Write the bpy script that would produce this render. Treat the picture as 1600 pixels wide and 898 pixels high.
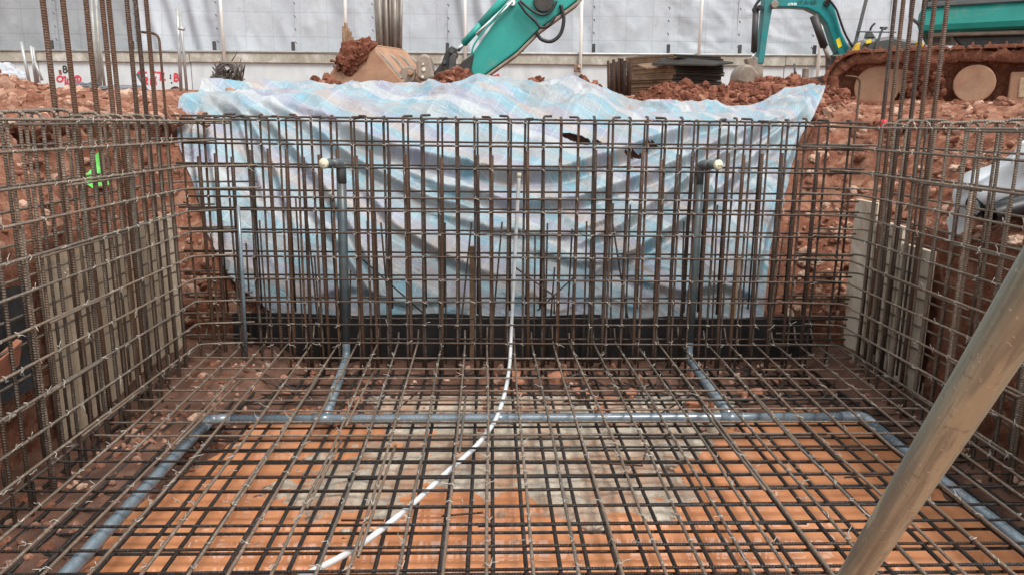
import bpy, math, random
import numpy as np
from mathutils import Vector, Matrix

random.seed(11)
RNG = np.random.default_rng(11)
R = math.radians
scene = bpy.context.scene
for o in list(bpy.data.objects):
    bpy.data.objects.remove(o, do_unlink=True)

# ---------------------------------------------------------------- camera
F_PX, PITCH, YAW, ROLL, EYE = 1180.0, R(12.15), R(1.7), R(0.5), 1.6
fw = Vector((math.sin(YAW)*math.cos(PITCH), math.cos(YAW)*math.cos(PITCH), -math.sin(PITCH)))
rt0 = Vector((math.cos(YAW), -math.sin(YAW), 0))
up0 = rt0.cross(fw)
rt = rt0*math.cos(ROLL) + up0*math.sin(ROLL)
up = up0*math.cos(ROLL) - rt0*math.sin(ROLL)
EYEP = Vector((0, 0, EYE))
cam_d = bpy.data.cameras.new('camera')
cam = bpy.data.objects.new('camera', cam_d)
scene.collection.objects.link(cam)
m = Matrix((rt, up, -fw)).transposed().to_4x4()
m.translation = EYEP
cam.matrix_world = m
cam_d.sensor_width = 36.0
cam_d.lens = 36.0*F_PX/1600.0
cam_d.clip_start = 0.05
cam_d.clip_end = 500
scene.camera = cam

# ---------------------------------------------------------------- sky and sun (bright overcast)
SUN_EL, SUN_AZ = R(55), R(146)            # azimuth measured from +Y towards +X
world = bpy.data.worlds.new('World')
scene.world = world
world.use_nodes = True
nt = world.node_tree
nt.nodes.clear()
wo = nt.nodes.new('ShaderNodeOutputWorld')
bg = nt.nodes.new('ShaderNodeBackground')
sky = nt.nodes.new('ShaderNodeTexSky')
sky.sky_type = 'NISHITA'
sky.sun_disc = False
sky.sun_elevation = SUN_EL
sky.sun_rotation = SUN_AZ
sky.air_density = 1.0
sky.dust_density = 4.0
hs = nt.nodes.new('ShaderNodeHueSaturation')
hs.inputs['Saturation'].default_value = 0.22
bg.inputs['Strength'].default_value = 0.11
nt.links.new(sky.outputs[0], hs.inputs['Color'])
cl = nt.nodes.new('ShaderNodeMix')          # even cloud layer in front of the clear sky
cl.data_type = 'RGBA'
cl.inputs[0].default_value = 0.72
cl.inputs[7].default_value = (6.6, 6.75, 6.95, 1)
nt.links.new(hs.outputs[0], cl.inputs[6])
nt.links.new(cl.outputs[2], bg.inputs['Color'])
nt.links.new(bg.outputs[0], wo.inputs['Surface'])
sl = bpy.data.lights.new('sun', 'SUN')
sl.energy = 1.5
sl.angle = R(22)
sl.color = (1.0, 0.97, 0.93)
so = bpy.data.objects.new('sun', sl)
scene.collection.objects.link(so)
sd = Vector((math.sin(SUN_AZ)*math.cos(SUN_EL), math.cos(SUN_AZ)*math.cos(SUN_EL), math.sin(SUN_EL)))
so.rotation_euler = sd.to_track_quat('Z', 'Y').to_euler()
so.location = (0, 6, 12)
scene.view_settings.view_transform = 'Standard'
scene.view_settings.look = 'None'
scene.view_settings.exposure = 1.12
scene.view_settings.gamma = 1.0
scene.view_settings.use_curve_mapping = False
scene.render.engine = 'CYCLES'

# ---------------------------------------------------------------- helpers
def ray(x, y):
    return fw + rt*((x-800)/F_PX) - up*((y-449)/F_PX)
def pt(x, y, Y):                       # photo position carried to the vertical plane at depth Y
    d = ray(x, y); return EYEP + d*(Y/d.y)
def ptz(x, y, z):
    d = ray(x, y); return EYEP + d*((z-EYE)/d.z)
def ptx(x, y, X):
    d = ray(x, y); return EYEP + d*(X/d.x)

def _h(ix, iy, iz, seed):
    h = (ix.astype(np.uint32)*np.uint32(374761393) + iy.astype(np.uint32)*np.uint32(668265263)
         + iz.astype(np.uint32)*np.uint32(2246822519) + np.uint32((seed*3266489917) & 0xffffffff))
    h = (h ^ (h >> np.uint32(13)))*np.uint32(1274126177)
    h = h ^ (h >> np.uint32(16))
    return h.astype(np.float64)/4294967295.0
def vnoise(P, seed=0):
    P = np.asarray(P, float); i = np.floor(P).astype(np.int64); f = P-i
    f = f*f*(3-2*f); r = 0
    for dx in (0, 1):
        for dy in (0, 1):
            for dz in (0, 1):
                w = (f[:, 0] if dx else 1-f[:, 0])*(f[:, 1] if dy else 1-f[:, 1])*(f[:, 2] if dz else 1-f[:, 2])
                r = r + w*_h(i[:, 0]+dx, i[:, 1]+dy, i[:, 2]+dz, seed)
    return r*2-1
def fbm(P, scale=1.0, octs=4, seed=0, gain=0.5, ridged=False):
    a = 1.0; s = 0; P = np.asarray(P, float)*scale; t = 0
    for k in range(octs):
        n = vnoise(P+17.3*k, seed+k)
        if ridged: n = 1-2*np.abs(n)
        s = s+a*n; t += a; a *= gain; P = P*2.03
    return s/t
def sstep(a, b, x):
    t = np.clip((x-a)/(b-a), 0, 1); return t*t*(3-2*t)

C = scene.collection
def world_off(p):
    v = Vector((0, 0, 0))
    while p is not None:
        v += p.location; p = p.parent
    return v
def tag(o, label=None, cat=None, group=None, kind=None):
    if label: o['label'] = label
    if cat: o['category'] = cat
    if group: o['group'] = group
    if kind: o['kind'] = kind
    return o
def thing(name, loc, label, cat, group=None):
    o = bpy.data.objects.new(name, None); C.objects.link(o)
    o.location = loc; o.empty_display_size = 0.1
    return tag(o, label, cat, group)
def link(name, me, parent=None):
    o = bpy.data.objects.new(name, me); C.objects.link(o)
    if parent is not None:
        o.parent = parent; o.location = -world_off(parent)
    return o

class MB:
    def __init__(s): s.v = []; s.f = []; s.uv = []
    def add(s, v, f, uv=None):
        b = len(s.v); s.v += [tuple(p) for p in v]
        for k, fc in enumerate(f):
            s.f.append(tuple(b+i for i in fc))
            s.uv.append(uv[k] if uv else [(0, 0)]*len(fc))
        return s
    def tube(s, path, r, n=8, caps=True):
        path = [Vector(p) for p in path]; m_ = len(path)
        rr = r if isinstance(r, (list, tuple)) else [r]*m_
        T = []
        for i in range(m_):
            a = path[max(i-1, 0)]; b = path[min(i+1, m_-1)]
            T.append((b-a).normalized())
        ref = Vector((0, 0, 1)) if abs(T[0].z) < 0.9 else Vector((0, 1, 0))
        N = (ref-T[0]*ref.dot(T[0])).normalized()
        V = []; L = [0.0]
        for i in range(m_):
            N = (N-T[i]*N.dot(T[i]))
            N = N.normalized() if N.length > 1e-6 else Vector((1, 0, 0))
            B = T[i].cross(N)
            if i: L.append(L[-1]+(path[i]-path[i-1]).length)
            for k in range(n):
                a = 2*math.pi*k/n
                V.append(path[i]+(N*math.cos(a)+B*math.sin(a))*rr[i])
        Fs = []; U = []
        for i in range(m_-1):
            for k in range(n):
                k2 = (k+1) % n
                Fs.append((i*n+k, i*n+k2, (i+1)*n+k2, (i+1)*n+k))
                u0, u1 = k/n, (k+1)/n
                U.append([(u0, L[i]), (u1, L[i]), (u1, L[i+1]), (u0, L[i+1])])
        if caps:
            Fs.append(tuple(range(n-1, -1, -1))); U.append([(0, 0)]*n)
            Fs.append(tuple(range((m_-1)*n, m_*n))); U.append([(0, 0)]*n)
        return s.add(V, Fs, U)
    def box(s, c, size, M=None):
        c = Vector(c); V = []
        for sx in (-1, 1):
            for sy in (-1, 1):
                for sz in (-1, 1):
                    q = Vector((sx*size[0]/2, sy*size[1]/2, sz*size[2]/2))
                    if M is not None: q = M @ q
                    V.append(c+q)
        return s.add(V, [(0, 1, 3, 2), (4, 6, 7, 5), (0, 4, 5, 1), (2, 3, 7, 6), (0, 2, 6, 4), (1, 5, 7, 3)])
    def prism(s, pts, ext):
        pts = [Vector(p) for p in pts]; ext = Vector(ext); n = len(pts)
        V = pts+[p+ext for p in pts]
        Fs = [tuple(range(n)), tuple(range(2*n-1, n-1, -1))]
        for i in range(n):
            j = (i+1) % n; Fs.append((j, i, n+i, n+j))
        return s.add(V, Fs)
    def build(s, name, mat, parent=None, smooth=False, bevel=0.0):
        me = bpy.data.meshes.new(name)
        me.from_pydata(s.v, [], s.f)
        ul = me.uv_layers.new(name='UVMap')
        flat = [c for f in s.uv for p in f for c in p]
        ul.data.foreach_set('uv', flat)
        me.materials.append(mat)
        if smooth:
            me.polygons.foreach_set('use_smooth', [True]*len(me.polygons))
        me.update()
        o = link(name, me, parent)
        if bevel:
            b = o.modifiers.new('bevel', 'BEVEL'); b.width = bevel; b.segments = 2; b.limit_method = 'ANGLE'
        return o

def fastmesh(name, V, Fq, mat, parent=None, smooth=True, uv=None, attr=None):
    V = np.asarray(V, np.float32); Fq = np.asarray(Fq, np.int32); k = Fq.shape[1]
    me = bpy.data.meshes.new(name)
    me.vertices.add(len(V)); me.vertices.foreach_set('co', V.ravel())
    me.loops.add(Fq.size); me.loops.foreach_set('vertex_index', Fq.ravel())
    me.polygons.add(len(Fq))
    me.polygons.foreach_set('loop_start', np.arange(0, Fq.size, k, dtype=np.int32))
    me.polygons.foreach_set('use_smooth', np.full(len(Fq), smooth))
    me.update(calc_edges=True)
    if uv is not None:
        ul = me.uv_layers.new(name='UVMap')
        ul.data.foreach_set('uv', np.asarray(uv, np.float32)[Fq.ravel()].ravel())
    if attr:
        for an, av in attr.items():
            a = me.attributes.new(an, 'FLOAT', 'POINT'); a.data.foreach_set('value', np.asarray(av, np.float32))
    me.materials.append(mat)
    me.validate()
    return link(name, me, parent)
def gridfaces(nu, nv):
    i = np.arange(nu-1)[:, None]*nv+np.arange(nv-1)[None, :]
    i = i.ravel()
    return np.stack([i, i+nv, i+nv+1, i+1], 1)

def ico(sub):
    t = (1+5**.5)/2
    v = [(-1, t, 0), (1, t, 0), (-1, -t, 0), (1, -t, 0), (0, -1, t), (0, 1, t), (0, -1, -t), (0, 1, -t), (t, 0, -1), (t, 0, 1), (-t, 0, -1), (-t, 0, 1)]
    f = [(0, 11, 5), (0, 5, 1), (0, 1, 7), (0, 7, 10), (0, 10, 11), (1, 5, 9), (5, 11, 4), (11, 10, 2), (10, 7, 6), (7, 1, 8),
         (3, 9, 4), (3, 4, 2), (3, 2, 6), (3, 6, 8), (3, 8, 9), (4, 9, 5), (2, 4, 11), (6, 2, 10), (8, 6, 7), (9, 8, 1)]
    v = [Vector(p).normalized() for p in v]
    for _ in range(sub):
        mid = {}; nf = []
        def g(a, b):
            k = (min(a, b), max(a, b))
            if k not in mid:
                v.append(((v[a]+v[b])/2).normalized()); mid[k] = len(v)-1
            return mid[k]
        for a, b, c in f:
            x, y, z = g(a, b), g(b, c), g(c, a)
            nf += [(a, x, z), (b, y, x), (c, z, y), (x, y, z)]
        f = nf
    return np.array([tuple(p) for p in v]), np.array(f)
def randrot(n):
    q = RNG.normal(size=(n, 4)); q /= np.linalg.norm(q, axis=1)[:, None]
    w, x, y, z = q.T
    return np.stack([1-2*(y*y+z*z), 2*(x*y-z*w), 2*(x*z+y*w), 2*(x*y+z*w), 1-2*(x*x+z*z), 2*(y*z-x*w),
                     2*(x*z-y*w), 2*(y*z+x*w), 1-2*(x*x+y*y)], 1).reshape(n, 3, 3)
def rockshape(sub, seed, rough=0.35, flat=(1, 1, 1)):
    v, f = ico(sub)
    d = 1+rough*fbm(v, 1.3, 3, seed)+rough*.5*fbm(v, 3.1, 2, seed+9)
    return v*d[:, None]*np.array(flat), f
def scatter(name, pts, sizes, mat, parent=None, sub=1, rough=.5):
    tmpl = [rockshape(sub, 100+k, rough, (1, RNG.uniform(.6, 1), RNG.uniform(.5, .85))) for k in range(7)]
    VV = []; FF = []; TT = []; b = 0
    M = randrot(len(pts))
    for i, (p, s_) in enumerate(zip(pts, sizes)):
        v, f = tmpl[i % 7]
        VV.append((v*s_)@M[i].T+p); FF.append(f+b); TT.append(np.full(len(v), RNG.random())); b += len(v)
    return fastmesh(name, np.concatenate(VV), np.concatenate(FF), mat, parent, smooth=False, attr={'tint': np.concatenate(TT)})

# ---------------------------------------------------------------- materials
class N:
    def __init__(s, name):
        s.m = bpy.data.materials.new(name); s.m.use_nodes = True; s.t = s.m.node_tree
        s.b = s.t.nodes['Principled BSDF']; s.out = s.t.nodes['Material Output']
    def n(s, typ, **kw):
        x = s.t.nodes.new(typ)
        for k, v in kw.items():
            if k in x.inputs: x.inputs[k].default_value = v
            else: setattr(x, k, v)
        return x
    def l(s, a, b): s.t.links.new(a, b)
    def coord(s, kind='Object'): return s.n('ShaderNodeTexCoord').outputs[kind]
    def pos(s): return s.n('ShaderNodeNewGeometry').outputs['Position']
    def noise(s, vec, scale, detail=4, rough=.55, dist=0.0):
        x = s.n('ShaderNodeTexNoise'); x.inputs['Scale'].default_value = scale
        x.inputs['Detail'].default_value = detail; x.inputs['Roughness'].default_value = rough
        x.inputs['Distortion'].default_value = dist
        s.l(vec, x.inputs['Vector']); return x.outputs['Fac']
    def mapping(s, vec, scale=(1, 1, 1), rot=(0, 0, 0), loc=(0, 0, 0)):
        x = s.n('ShaderNodeMapping'); x.inputs['Scale'].default_value = scale
        x.inputs['Rotation'].default_value = rot; x.inputs['Location'].default_value = loc
        s.l(vec, x.inputs['Vector']); return x.outputs[0]
    def ramp(s, fac, stops, interp='LINEAR'):
        x = s.n('ShaderNodeValToRGB'); cr = x.color_ramp; cr.interpolation = interp
        while len(cr.elements) < len(stops): cr.elements.new(.5)
        for e, (p, c) in zip(cr.elements, stops):
            e.position = p; e.color = (c[0], c[1], c[2], 1) if not isinstance(c, (int, float)) else (c, c, c, 1)
        s.l(fac, x.inputs['Fac']); return x.outputs['Color']
    def mix(s, fac, a, b, mode='MIX'):
        x = s.n('ShaderNodeMix', data_type='RGBA', blend_type=mode)
        if isinstance(fac, (int, float)): x.inputs[0].default_value = fac
        else: s.l(fac, x.inputs[0])
        for sock, v in ((x.inputs[6], a), (x.inputs[7], b)):
            if isinstance(v, (tuple, list)): sock.default_value = (v[0], v[1], v[2], 1)
            else: s.l(v, sock)
        return x.outputs[2]
    def math(s, op, a, b=0.0):
        x = s.n('ShaderNodeMath', operation=op)
        for sock, v in ((x.inputs[0], a), (x.inputs[1], b)):
            if isinstance(v, (int, float)): sock.default_value = v
            else: s.l(v, sock)
        return x.outputs[0]
    def bump(s, h, strength=.5, dist=.01, nrm=None):
        x = s.n('ShaderNodeBump'); x.inputs['Strength'].default_value = strength
        x.inputs['Distance'].default_value = dist; s.l(h, x.inputs['Height'])
        if nrm is not None: s.l(nrm, x.inputs['Normal'])
        return x.outputs[0]
    def fin(s, col=None, rough=.8, metal=0.0, bump=None, spec=None, ior=None):
        if col is not None:
            if isinstance(col, (tuple, list)): s.b.inputs['Base Color'].default_value = (*col, 1)
            else: s.l(col, s.b.inputs['Base Color'])
        if isinstance(rough, (int, float)): s.b.inputs['Roughness'].default_value = rough
        else: s.l(rough, s.b.inputs['Roughness'])
        s.b.inputs['Metallic'].default_value = metal
        if bump is not None: s.l(bump, s.b.inputs['Normal'])
        if spec is not None: s.b.inputs['Specular IOR Level'].default_value = spec
        if ior is not None: s.b.inputs['IOR'].default_value = ior
        return s.m
def rebar_mat(name, base, rust, rustamt=.5, ribs=.6, pitch=.0105, metal=.35):
    a = N(name); uv = a.n('ShaderNodeUVMap').outputs[0]
    sp = a.n('ShaderNodeSeparateXYZ'); a.l(uv, sp.inputs[0])
    ph = a.math('ADD', a.math('MULTIPLY', sp.outputs[1], 2*math.pi/pitch), a.math('MULTIPLY', sp.outputs[0], 2*math.pi))
    w = a.math('SINE', ph)
    w = a.math('MAXIMUM', w, -0.1)
    p = a.pos()
    oi = a.n('ShaderNodeObjectInfo').outputs['Random']
    n1 = a.noise(p, 9, 5, .65); n2 = a.noise(p, 70, 3, .6); n3 = a.noise(p, 2.3, 4, .6)
    f = a.math('ADD', a.math('MULTIPLY', n1, .6), a.math('MULTIPLY', oi, .45))
    c = a.mix(a.ramp(f, [(.35, 0), (.75, 1)]), base, rust)
    c = a.mix(rustamt, base, c)
    c = a.mix(a.math('MULTIPLY', a.ramp(oi, [(.1, .55), (.5, 0)]), .8), c, tuple(x*.35 for x in base))
    dust = tuple(min(1, x*2.0+.07) for x in base)
    df = a.math('ADD', a.math('MULTIPLY', n2, .55), a.math('MULTIPLY', n3, .5))
    c = a.mix(a.ramp(df, [(.52, 0), (.68, .62)]), c, dust)
    h = a.math('ADD', a.math('MULTIPLY', w, 1.0), a.math('MULTIPLY', n2, .6))
    return a.fin(c, a.ramp(n1, [(.3, .34), (.7, .6)]), metal, a.bump(h, ribs, .004))
def soil_mat(name, dark, mid, lite, tint=False, scale=1.0, bumpd=.03):
    a = N(name); p = a.pos()
    n1 = a.noise(p, 3.2*scale, 6, .62, .4); n2 = a.noise(p, 21*scale, 6, .68); n3 = a.noise(p, 90*scale, 4, .6)
    c = a.ramp(n1, [(.28, dark), (.5, mid), (.74, lite)])
    c2 = a.ramp(n2, [(.3, dark), (.52, mid), (.72, lite)])
    c = a.mix(.55, c, c2)
    vo = a.n('ShaderNodeTexVoronoi'); vo.inputs['Scale'].default_value = 13*scale; a.l(p, vo.inputs['Vector'])
    vr = a.ramp(vo.outputs['Color'], [(.72, 0), (.80, 1)])
    c = a.mix(a.math('MULTIPLY', vr, .45), c, lite)
    if tint:
        at = a.n('ShaderNodeAttribute', attribute_name='tint')
        c = a.mix(a.ramp(at.outputs['Fac'], [(.0, .0), (1, .75)]), c, a.ramp(at.outputs['Fac'], [(0, dark), (.5, mid), (.8, lite), (1, (lite[0]*1.25, lite[1]*1.35, lite[2]*1.4))]))
    h = a.math('ADD', n2, a.math('MULTIPLY', n3, .4))
    return a.fin(c, .9, 0, a.bump(h, .9, bumpd), spec=.25)
def plain(name, col, rough=.6, metal=0.0, var=.25, scale=8, bumpd=.003, dirt=None, dirtamt=.4, bs=.4):
    a = N(name); p = a.pos()
    n1 = a.noise(p, scale, 6, .65); n2 = a.noise(p, scale*7, 4, .6)
    d = tuple(x*(1-var) for x in col); l_ = tuple(min(1, x*(1+var)) for x in col)
    c = a.ramp(n1, [(.3, d), (.7, l_)])
    if dirt:
        c = a.mix(a.math('MULTIPLY', a.ramp(a.noise(p, scale*.6, 6, .7, .5), [(.45, 0), (.65, 1)]), dirtamt), c, dirt)
    return a.fin(c, rough, metal, a.bump(n2, bs, bumpd))

M = {}
M['bar_top'] = rebar_mat('rebar_dusty_lit_grey', (.145, .115, .088), (.165, .098, .058), .55, .7, .012, .25)
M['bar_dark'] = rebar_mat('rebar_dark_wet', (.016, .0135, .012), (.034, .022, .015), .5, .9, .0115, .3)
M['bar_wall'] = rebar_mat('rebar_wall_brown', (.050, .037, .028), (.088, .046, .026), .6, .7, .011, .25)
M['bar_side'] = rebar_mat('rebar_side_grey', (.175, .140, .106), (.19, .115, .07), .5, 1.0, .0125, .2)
M['bar_rust'] = rebar_mat('rebar_rusty_starter', (.062, .034, .020), (.115, .053, .025), .8, 1.0, .0125, .25)
M['wire'] = plain('tie_wire_steel', (.50, .47, .41), .5, .5, .3, 30)
M['soil'] = soil_mat('red_clay_soil', (.062, .022, .013), (.225, .086, .049), (.43, .245, .16))
M['clod'] = soil_mat('red_clay_clods', (.065, .024, .014), (.225, .092, .055), (.46, .29, .205), True, 1.3, .012)
M['freshclod'] = soil_mat('fresh_red_clods', (.045, .014, .008), (.135, .044, .024), (.235, .092, .055), True, 1.4, .012)
M['stone'] = plain('pale_stone', (.46, .33, .24), .85, 0, .35, 9, .01, (.28, .11, .065), .55)
M['concrete_old'] = plain('pale_concrete_panel', (.60, .53, .42), .85, 0, .2, 5, .004, (.34, .22, .14), .7)
# ---------------------------------------------------------------- pit: bank, floor, water, ground
XL, XR, YR, RC = -2.46, 2.86, 5.72, 0.30
def perimeter(ds=.026):
    P = []; Nn = []; Wr = []
    for y in np.arange(-1.4, YR-RC, ds): P.append((XL, y)); Nn.append((-1, 0)); Wr.append(sstep(4.9, 5.5, y))
    for a in np.arange(math.pi, math.pi/2, -ds/RC*.5): P.append((XL+RC+RC*math.cos(a), YR-RC+RC*math.sin(a))); Nn.append((math.cos(a), math.sin(a))); Wr.append(1)
    for x in np.arange(XL+RC, XR-RC, ds): P.append((x, YR)); Nn.append((0, 1)); Wr.append(1)
    for a in np.arange(math.pi/2, 0, -ds/RC*.5): P.append((XR-RC+RC*math.cos(a), YR-RC+RC*math.sin(a))); Nn.append((math.cos(a), math.sin(a))); Wr.append(1)
    for y in np.arange(YR-RC, -1.4, -ds): P.append((XR, y)); Nn.append((1, 0)); Wr.append(sstep(4.9, 5.5, y))
    return np.array(P), np.array(Nn), np.array(Wr)
SIDE = np.array([(0, -.45), (.03, .3), (.06, .93), (.22, 1.12), (.62, 1.50), (1.05, 1.60), (1.9, 1.62), (2.6, 1.60)])
REAR = np.array([(0, -.45), (.04, .17), (.50, .74), (1.02, 1.38), (1.32, 1.67), (1.95, 1.80), (2.3, 1.78), (2.9, 1.72)])
def prof(A, t):
    d = np.concatenate([[0], np.cumsum(np.linalg.norm(np.diff(A, axis=0), axis=1))]); d /= d[-1]
    return np.interp(t, d, A[:, 0]), np.interp(t, d, A[:, 1])
P2, N2, WR = perimeter()
T = np.linspace(0, 1, 120)
so_, sz_ = prof(SIDE, T); ro_, rz_ = prof(REAR, T)
OO = so_[None]*(1-WR[:, None])+ro_[None]*WR[:, None]
ZZ = sz_[None]*(1-WR[:, None])+rz_[None]*WR[:, None]
V = np.stack([P2[:, 0, None]+N2[:, 0, None]*OO, P2[:, 1, None]+N2[:, 1, None]*OO, ZZ], 2)
nu, nv = V.shape[:2]
V = V.reshape(-1, 3)
under_tarp = np.repeat(WR, nv)*(np.abs(V[:, 0]-.15) < 2.05+(V[:, 1]-5.7)*.60)
amp = .08*(1-.8*under_tarp)
V[:, 2] -= .05*under_tarp+.22*under_tarp*sstep(.5, 1.4, V[:, 0])*sstep(6.7, 7.1, V[:, 1]); V[:, 1] += .03*under_tarp
lump = fbm(V, 2.2, 5, 3, .55)+.55*fbm(V, 7, 3, 8, .6, True)
dirn = np.stack([np.repeat(N2[:, 0], nv)*-.6, np.repeat(N2[:, 1], nv)*-.6, np.full(len(V), .8)], 1)
V = V+dirn*(lump*amp)[:, None]
BANKV = V.copy()
bank = fastmesh('pit_bank', V, gridfaces(nu, nv), M['soil'], smooth=True)
tag(bank, 'red clay bank round the excavated pit', kind='structure')

def groundz(x, y):
    z = 1.60+.02*np.clip(y-5, 0, 4.5)+.085*np.clip(y-9.5, 0, 6.5)
    P = np.stack([x, y, x*0], 1)
    z = z+.10*fbm(P, .6, 4, 21)+.05*fbm(P, 2.4, 4, 22, .6)
    # heaps of spoil
    for hx, hy, hz, rx, ry in ((-5.9, 9.0, .42, .8, .9), (-4.2, 8.6, .24, 1.6, .8), (-7.2, 8.4, .26, .9, .8), (-2.05, 9.4, .36, .35, .35), (-1.3, 9.5, .30, .6, .3), (-.40, 9.2, .52, .45, .4), (.55, 9.2, .42, .22, .3), (1.12, 9.3, .44, .35, .35), (2.0, 9.0, .36, .5, .4), (2.9, 9.1, .34, .7, .5), (3.7, 9.1, .34, .6, .5), (4.3, 8.8, .14, .5, .4)):
        z = z+hz*np.exp(-((x-hx)/rx)**2-((y-hy)/ry)**2)
    z = z-.13*np.exp(-((x-6.0)/1.7)**2-((y-8.5)/1.2)**2)
    return z
xs = np.unique(np.concatenate([np.arange(-60, -12, 2.0), np.arange(-12, -7, .25), np.arange(-7, 9, .06), np.arange(9, 14, .25), np.arange(14, 62, 2.0)]))
ys = np.unique(np.concatenate([np.arange(-20, -2, 1.5), np.arange(-2, 5, .2), np.arange(5, 11.5, .06), np.arange(11.5, 17, .15), np.arange(17, 62, 2.0)]))
GX, GY = np.meshgrid(xs, ys, indexing='ij')
gx, gy = GX.ravel(), GY.ravel()
gz = groundz(gx, gy)
dx = np.maximum(XL-gx, gx-XR); dy = gy-YR
off = np.where((dx <= 0) | (dy <= 0), np.maximum(dx, dy), np.hypot(np.maximum(dx, 0), np.maximum(dy, 0)))
keep = off-np.where(dy > dx, 2.15, 1.25)
gz = gz-np.where(keep < 0, 1.2, 0)-np.where((keep >= 0), .06*(1-sstep(0, .5, keep)), 0)
gz = np.where(off < .5, -1.2, gz)
ground = fastmesh('ground', np.stack([gx, gy, gz], 1), gridfaces(len(xs), len(ys)), M['soil'])
tag(ground, 'uneven red clay ground around the pit', kind='structure')

# clods of spoil: uncountable
def on_bank(n, sel):
    idx = np.nonzero(sel)[0]; return BANKV[RNG.choice(idx, n)]
sel_side = (BANKV[:, 2] > .95) & (np.repeat(WR, nv) < .5) & (BANKV[:, 1] > 1.5)
sel_rr = (np.repeat(WR, nv) > .5) & (BANKV[:, 2] > .1) & ((BANKV[:, 0] > 2.25+(BANKV[:, 1]-5.7)*.58) | (BANKV[:, 0] < -2.08-(BANKV[:, 1]-5.7)*.62))
pc = np.concatenate([on_bank(2300, sel_side), on_bank(2000, sel_rr)])
o = scatter('soil_clods', pc+RNG.normal(size=pc.shape)*.01, RNG.uniform(.008, .034, len(pc))*RNG.choice([1, 1, 1, 1.2, 2.0], len(pc)), M['clod'])
tag(o, 'loose red clods lying on the pit banks', 'soil', kind='stuff')
def ground_pts(n, x0, x1, y0, y1):
    x = RNG.uniform(x0, x1, n); y = RNG.uniform(y0, y1, n)
    return np.stack([x, y, groundz(x, y)], 1)
pl = np.concatenate([ground_pts(2300, -8, -2.4, 5.2, 11), ground_pts(250, -7, -2.5, 10, 13)])
o = scatter('rubble', pl, RNG.uniform(.015, .06, len(pl))*RNG.choice([1, 1, 1, 1.8], len(pl)), M['clod'])
tag(o, 'broken red and pale rubble covering the ground left of the pit', 'rubble', kind='stuff')
pr = np.concatenate([ground_pts(1500, -2.6, -.1, 8.5, 9.9), ground_pts(3000, -.4, 4.6, 8.4, 9.7), ground_pts(2200, 3.2, 7.4, 6.2, 9.4)])
o = scatter('spoil_heap', pr, RNG.uniform(.010, .036, len(pr))*RNG.choice([1, 1, 1, 1.5, 2.2], len(pr)), M['freshclod'], None, 1, .75)
tag(o, 'crumbly dark red spoil heaped behind the striped tarpaulin', 'soil', kind='stuff')

# pit floor
a = N('mud_and_blinding_concrete'); p = a.pos()
n1 = a.noise(p, 4, 6, .65); n2 = a.noise(p, 30, 5, .65); n3 = a.noise(p, 110, 3, .6)
mud = a.ramp(n1, [(.3, (.060, .026, .016)), (.55, (.135, .060, .034)), (.75, (.25, .125, .075))])
mud = a.mix(a.ramp(n2, [(.4, 0), (.7, .6)]), mud, (.085, .042, .028))
con = a.ramp(n2, [(.3, (.34, .285, .215)), (.7, (.60, .53, .425))])
con = a.mix(a.ramp(n1, [(.42, 0), (.60, .8)]), con, (.40, .20, .11))
con = a.mix(a.ramp(n3, [(.25, .7), (.42, 0)]), con, (.12, .09, .07))
at = a.n('ShaderNodeAttribute', attribute_name='conc')
fac = a.ramp(a.math('ADD', at.outputs['Fac'], a.math('MULTIPLY', a.math('SUBTRACT', n2, .5), .6)), [(.42, 0), (.58, 1)])
M['floor'] = a.fin(a.mix(fac, mud, con), a.ramp(n2, [(.3, .45), (.7, .85)]), 0, a.bump(a.math('ADD', n2, n3), .6, .012))
fx = np.arange(-2.75, 3.1, .02); fy = np.arange(.6, 5.9, .02)
FX, FY = np.meshgrid(fx, fy, indexing='ij'); x = FX.ravel(); y = FY.ravel()
Pn = np.stack([x, y, x*0], 1)
nz = fbm(Pn, 1.1, 4, 31); nb = fbm(Pn, 6, 4, 33, .6)
conc = sstep(3.1, 3.6, y+.42*nz+.25*nb)*(1-sstep(4.75, 5.05, y))*sstep(-1.25, -.6, x+.5*nz+.2*nb)*(1-sstep(.85, 1.6, x+.6*nz+.25*nb+(y-3.5)*-.25))
patch = np.exp(-((x-1.75)/.16)**2-((y-2.72)/.1)**2)
conc = np.clip(conc+patch*1.1, 0, 1)
z = -.282+.010*nb+.010*nz
z = z+conc*(.060+.016*nb+.012*nz)
z = z+.10*sstep(4.35, 5.1, y+.2*nz)*(1-conc*.6)+.13*(1-sstep(-2.05, -1.62, x+.25*nz-.25*sstep(3.0, 4.3, y)))+.13*sstep(2.25, 2.6, x+.2*nz)
nf = fbm(Pn, 24, 3, 35, .6)
z = z+conc*.010*nf
z = z+.022*nb*sstep(-.26, -.2, z)
tag(fastmesh('pit_floor', np.stack([x, y, z], 1), gridfaces(len(fx), len(fy)), M['floor'], attr={'conc': conc}), 'muddy pit floor with rough blinding concrete', kind='structure')
a = N('muddy_orange_water'); p = a.pos()
n1 = a.noise(p, 1.6, 4, .5); n2 = a.noise(p, 14, 3, .5)
wc = a.ramp(n1, [(.3, (.56, .225, .100)), (.7, (.68, .305, .150))])
wc = a.mix(a.ramp(a.noise(p, 5, 6, .7, .8), [(.6, 0), (.75, .45)]), wc, (.30, .13, .06))
M['water'] = a.fin(wc, .015, 0, a.bump(n2, .04, .004), ior=1.85)
me = MB().add([(-2.4, -1.5, -.245), (2.8, -1.5, -.245), (2.8, 4.9, -.245), (-2.4, 4.9, -.245)], [(0, 1, 2, 3)])
tag(me.build('water', M['water']), 'still orange mud water flooding the pit floor', kind='structure')

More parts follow.
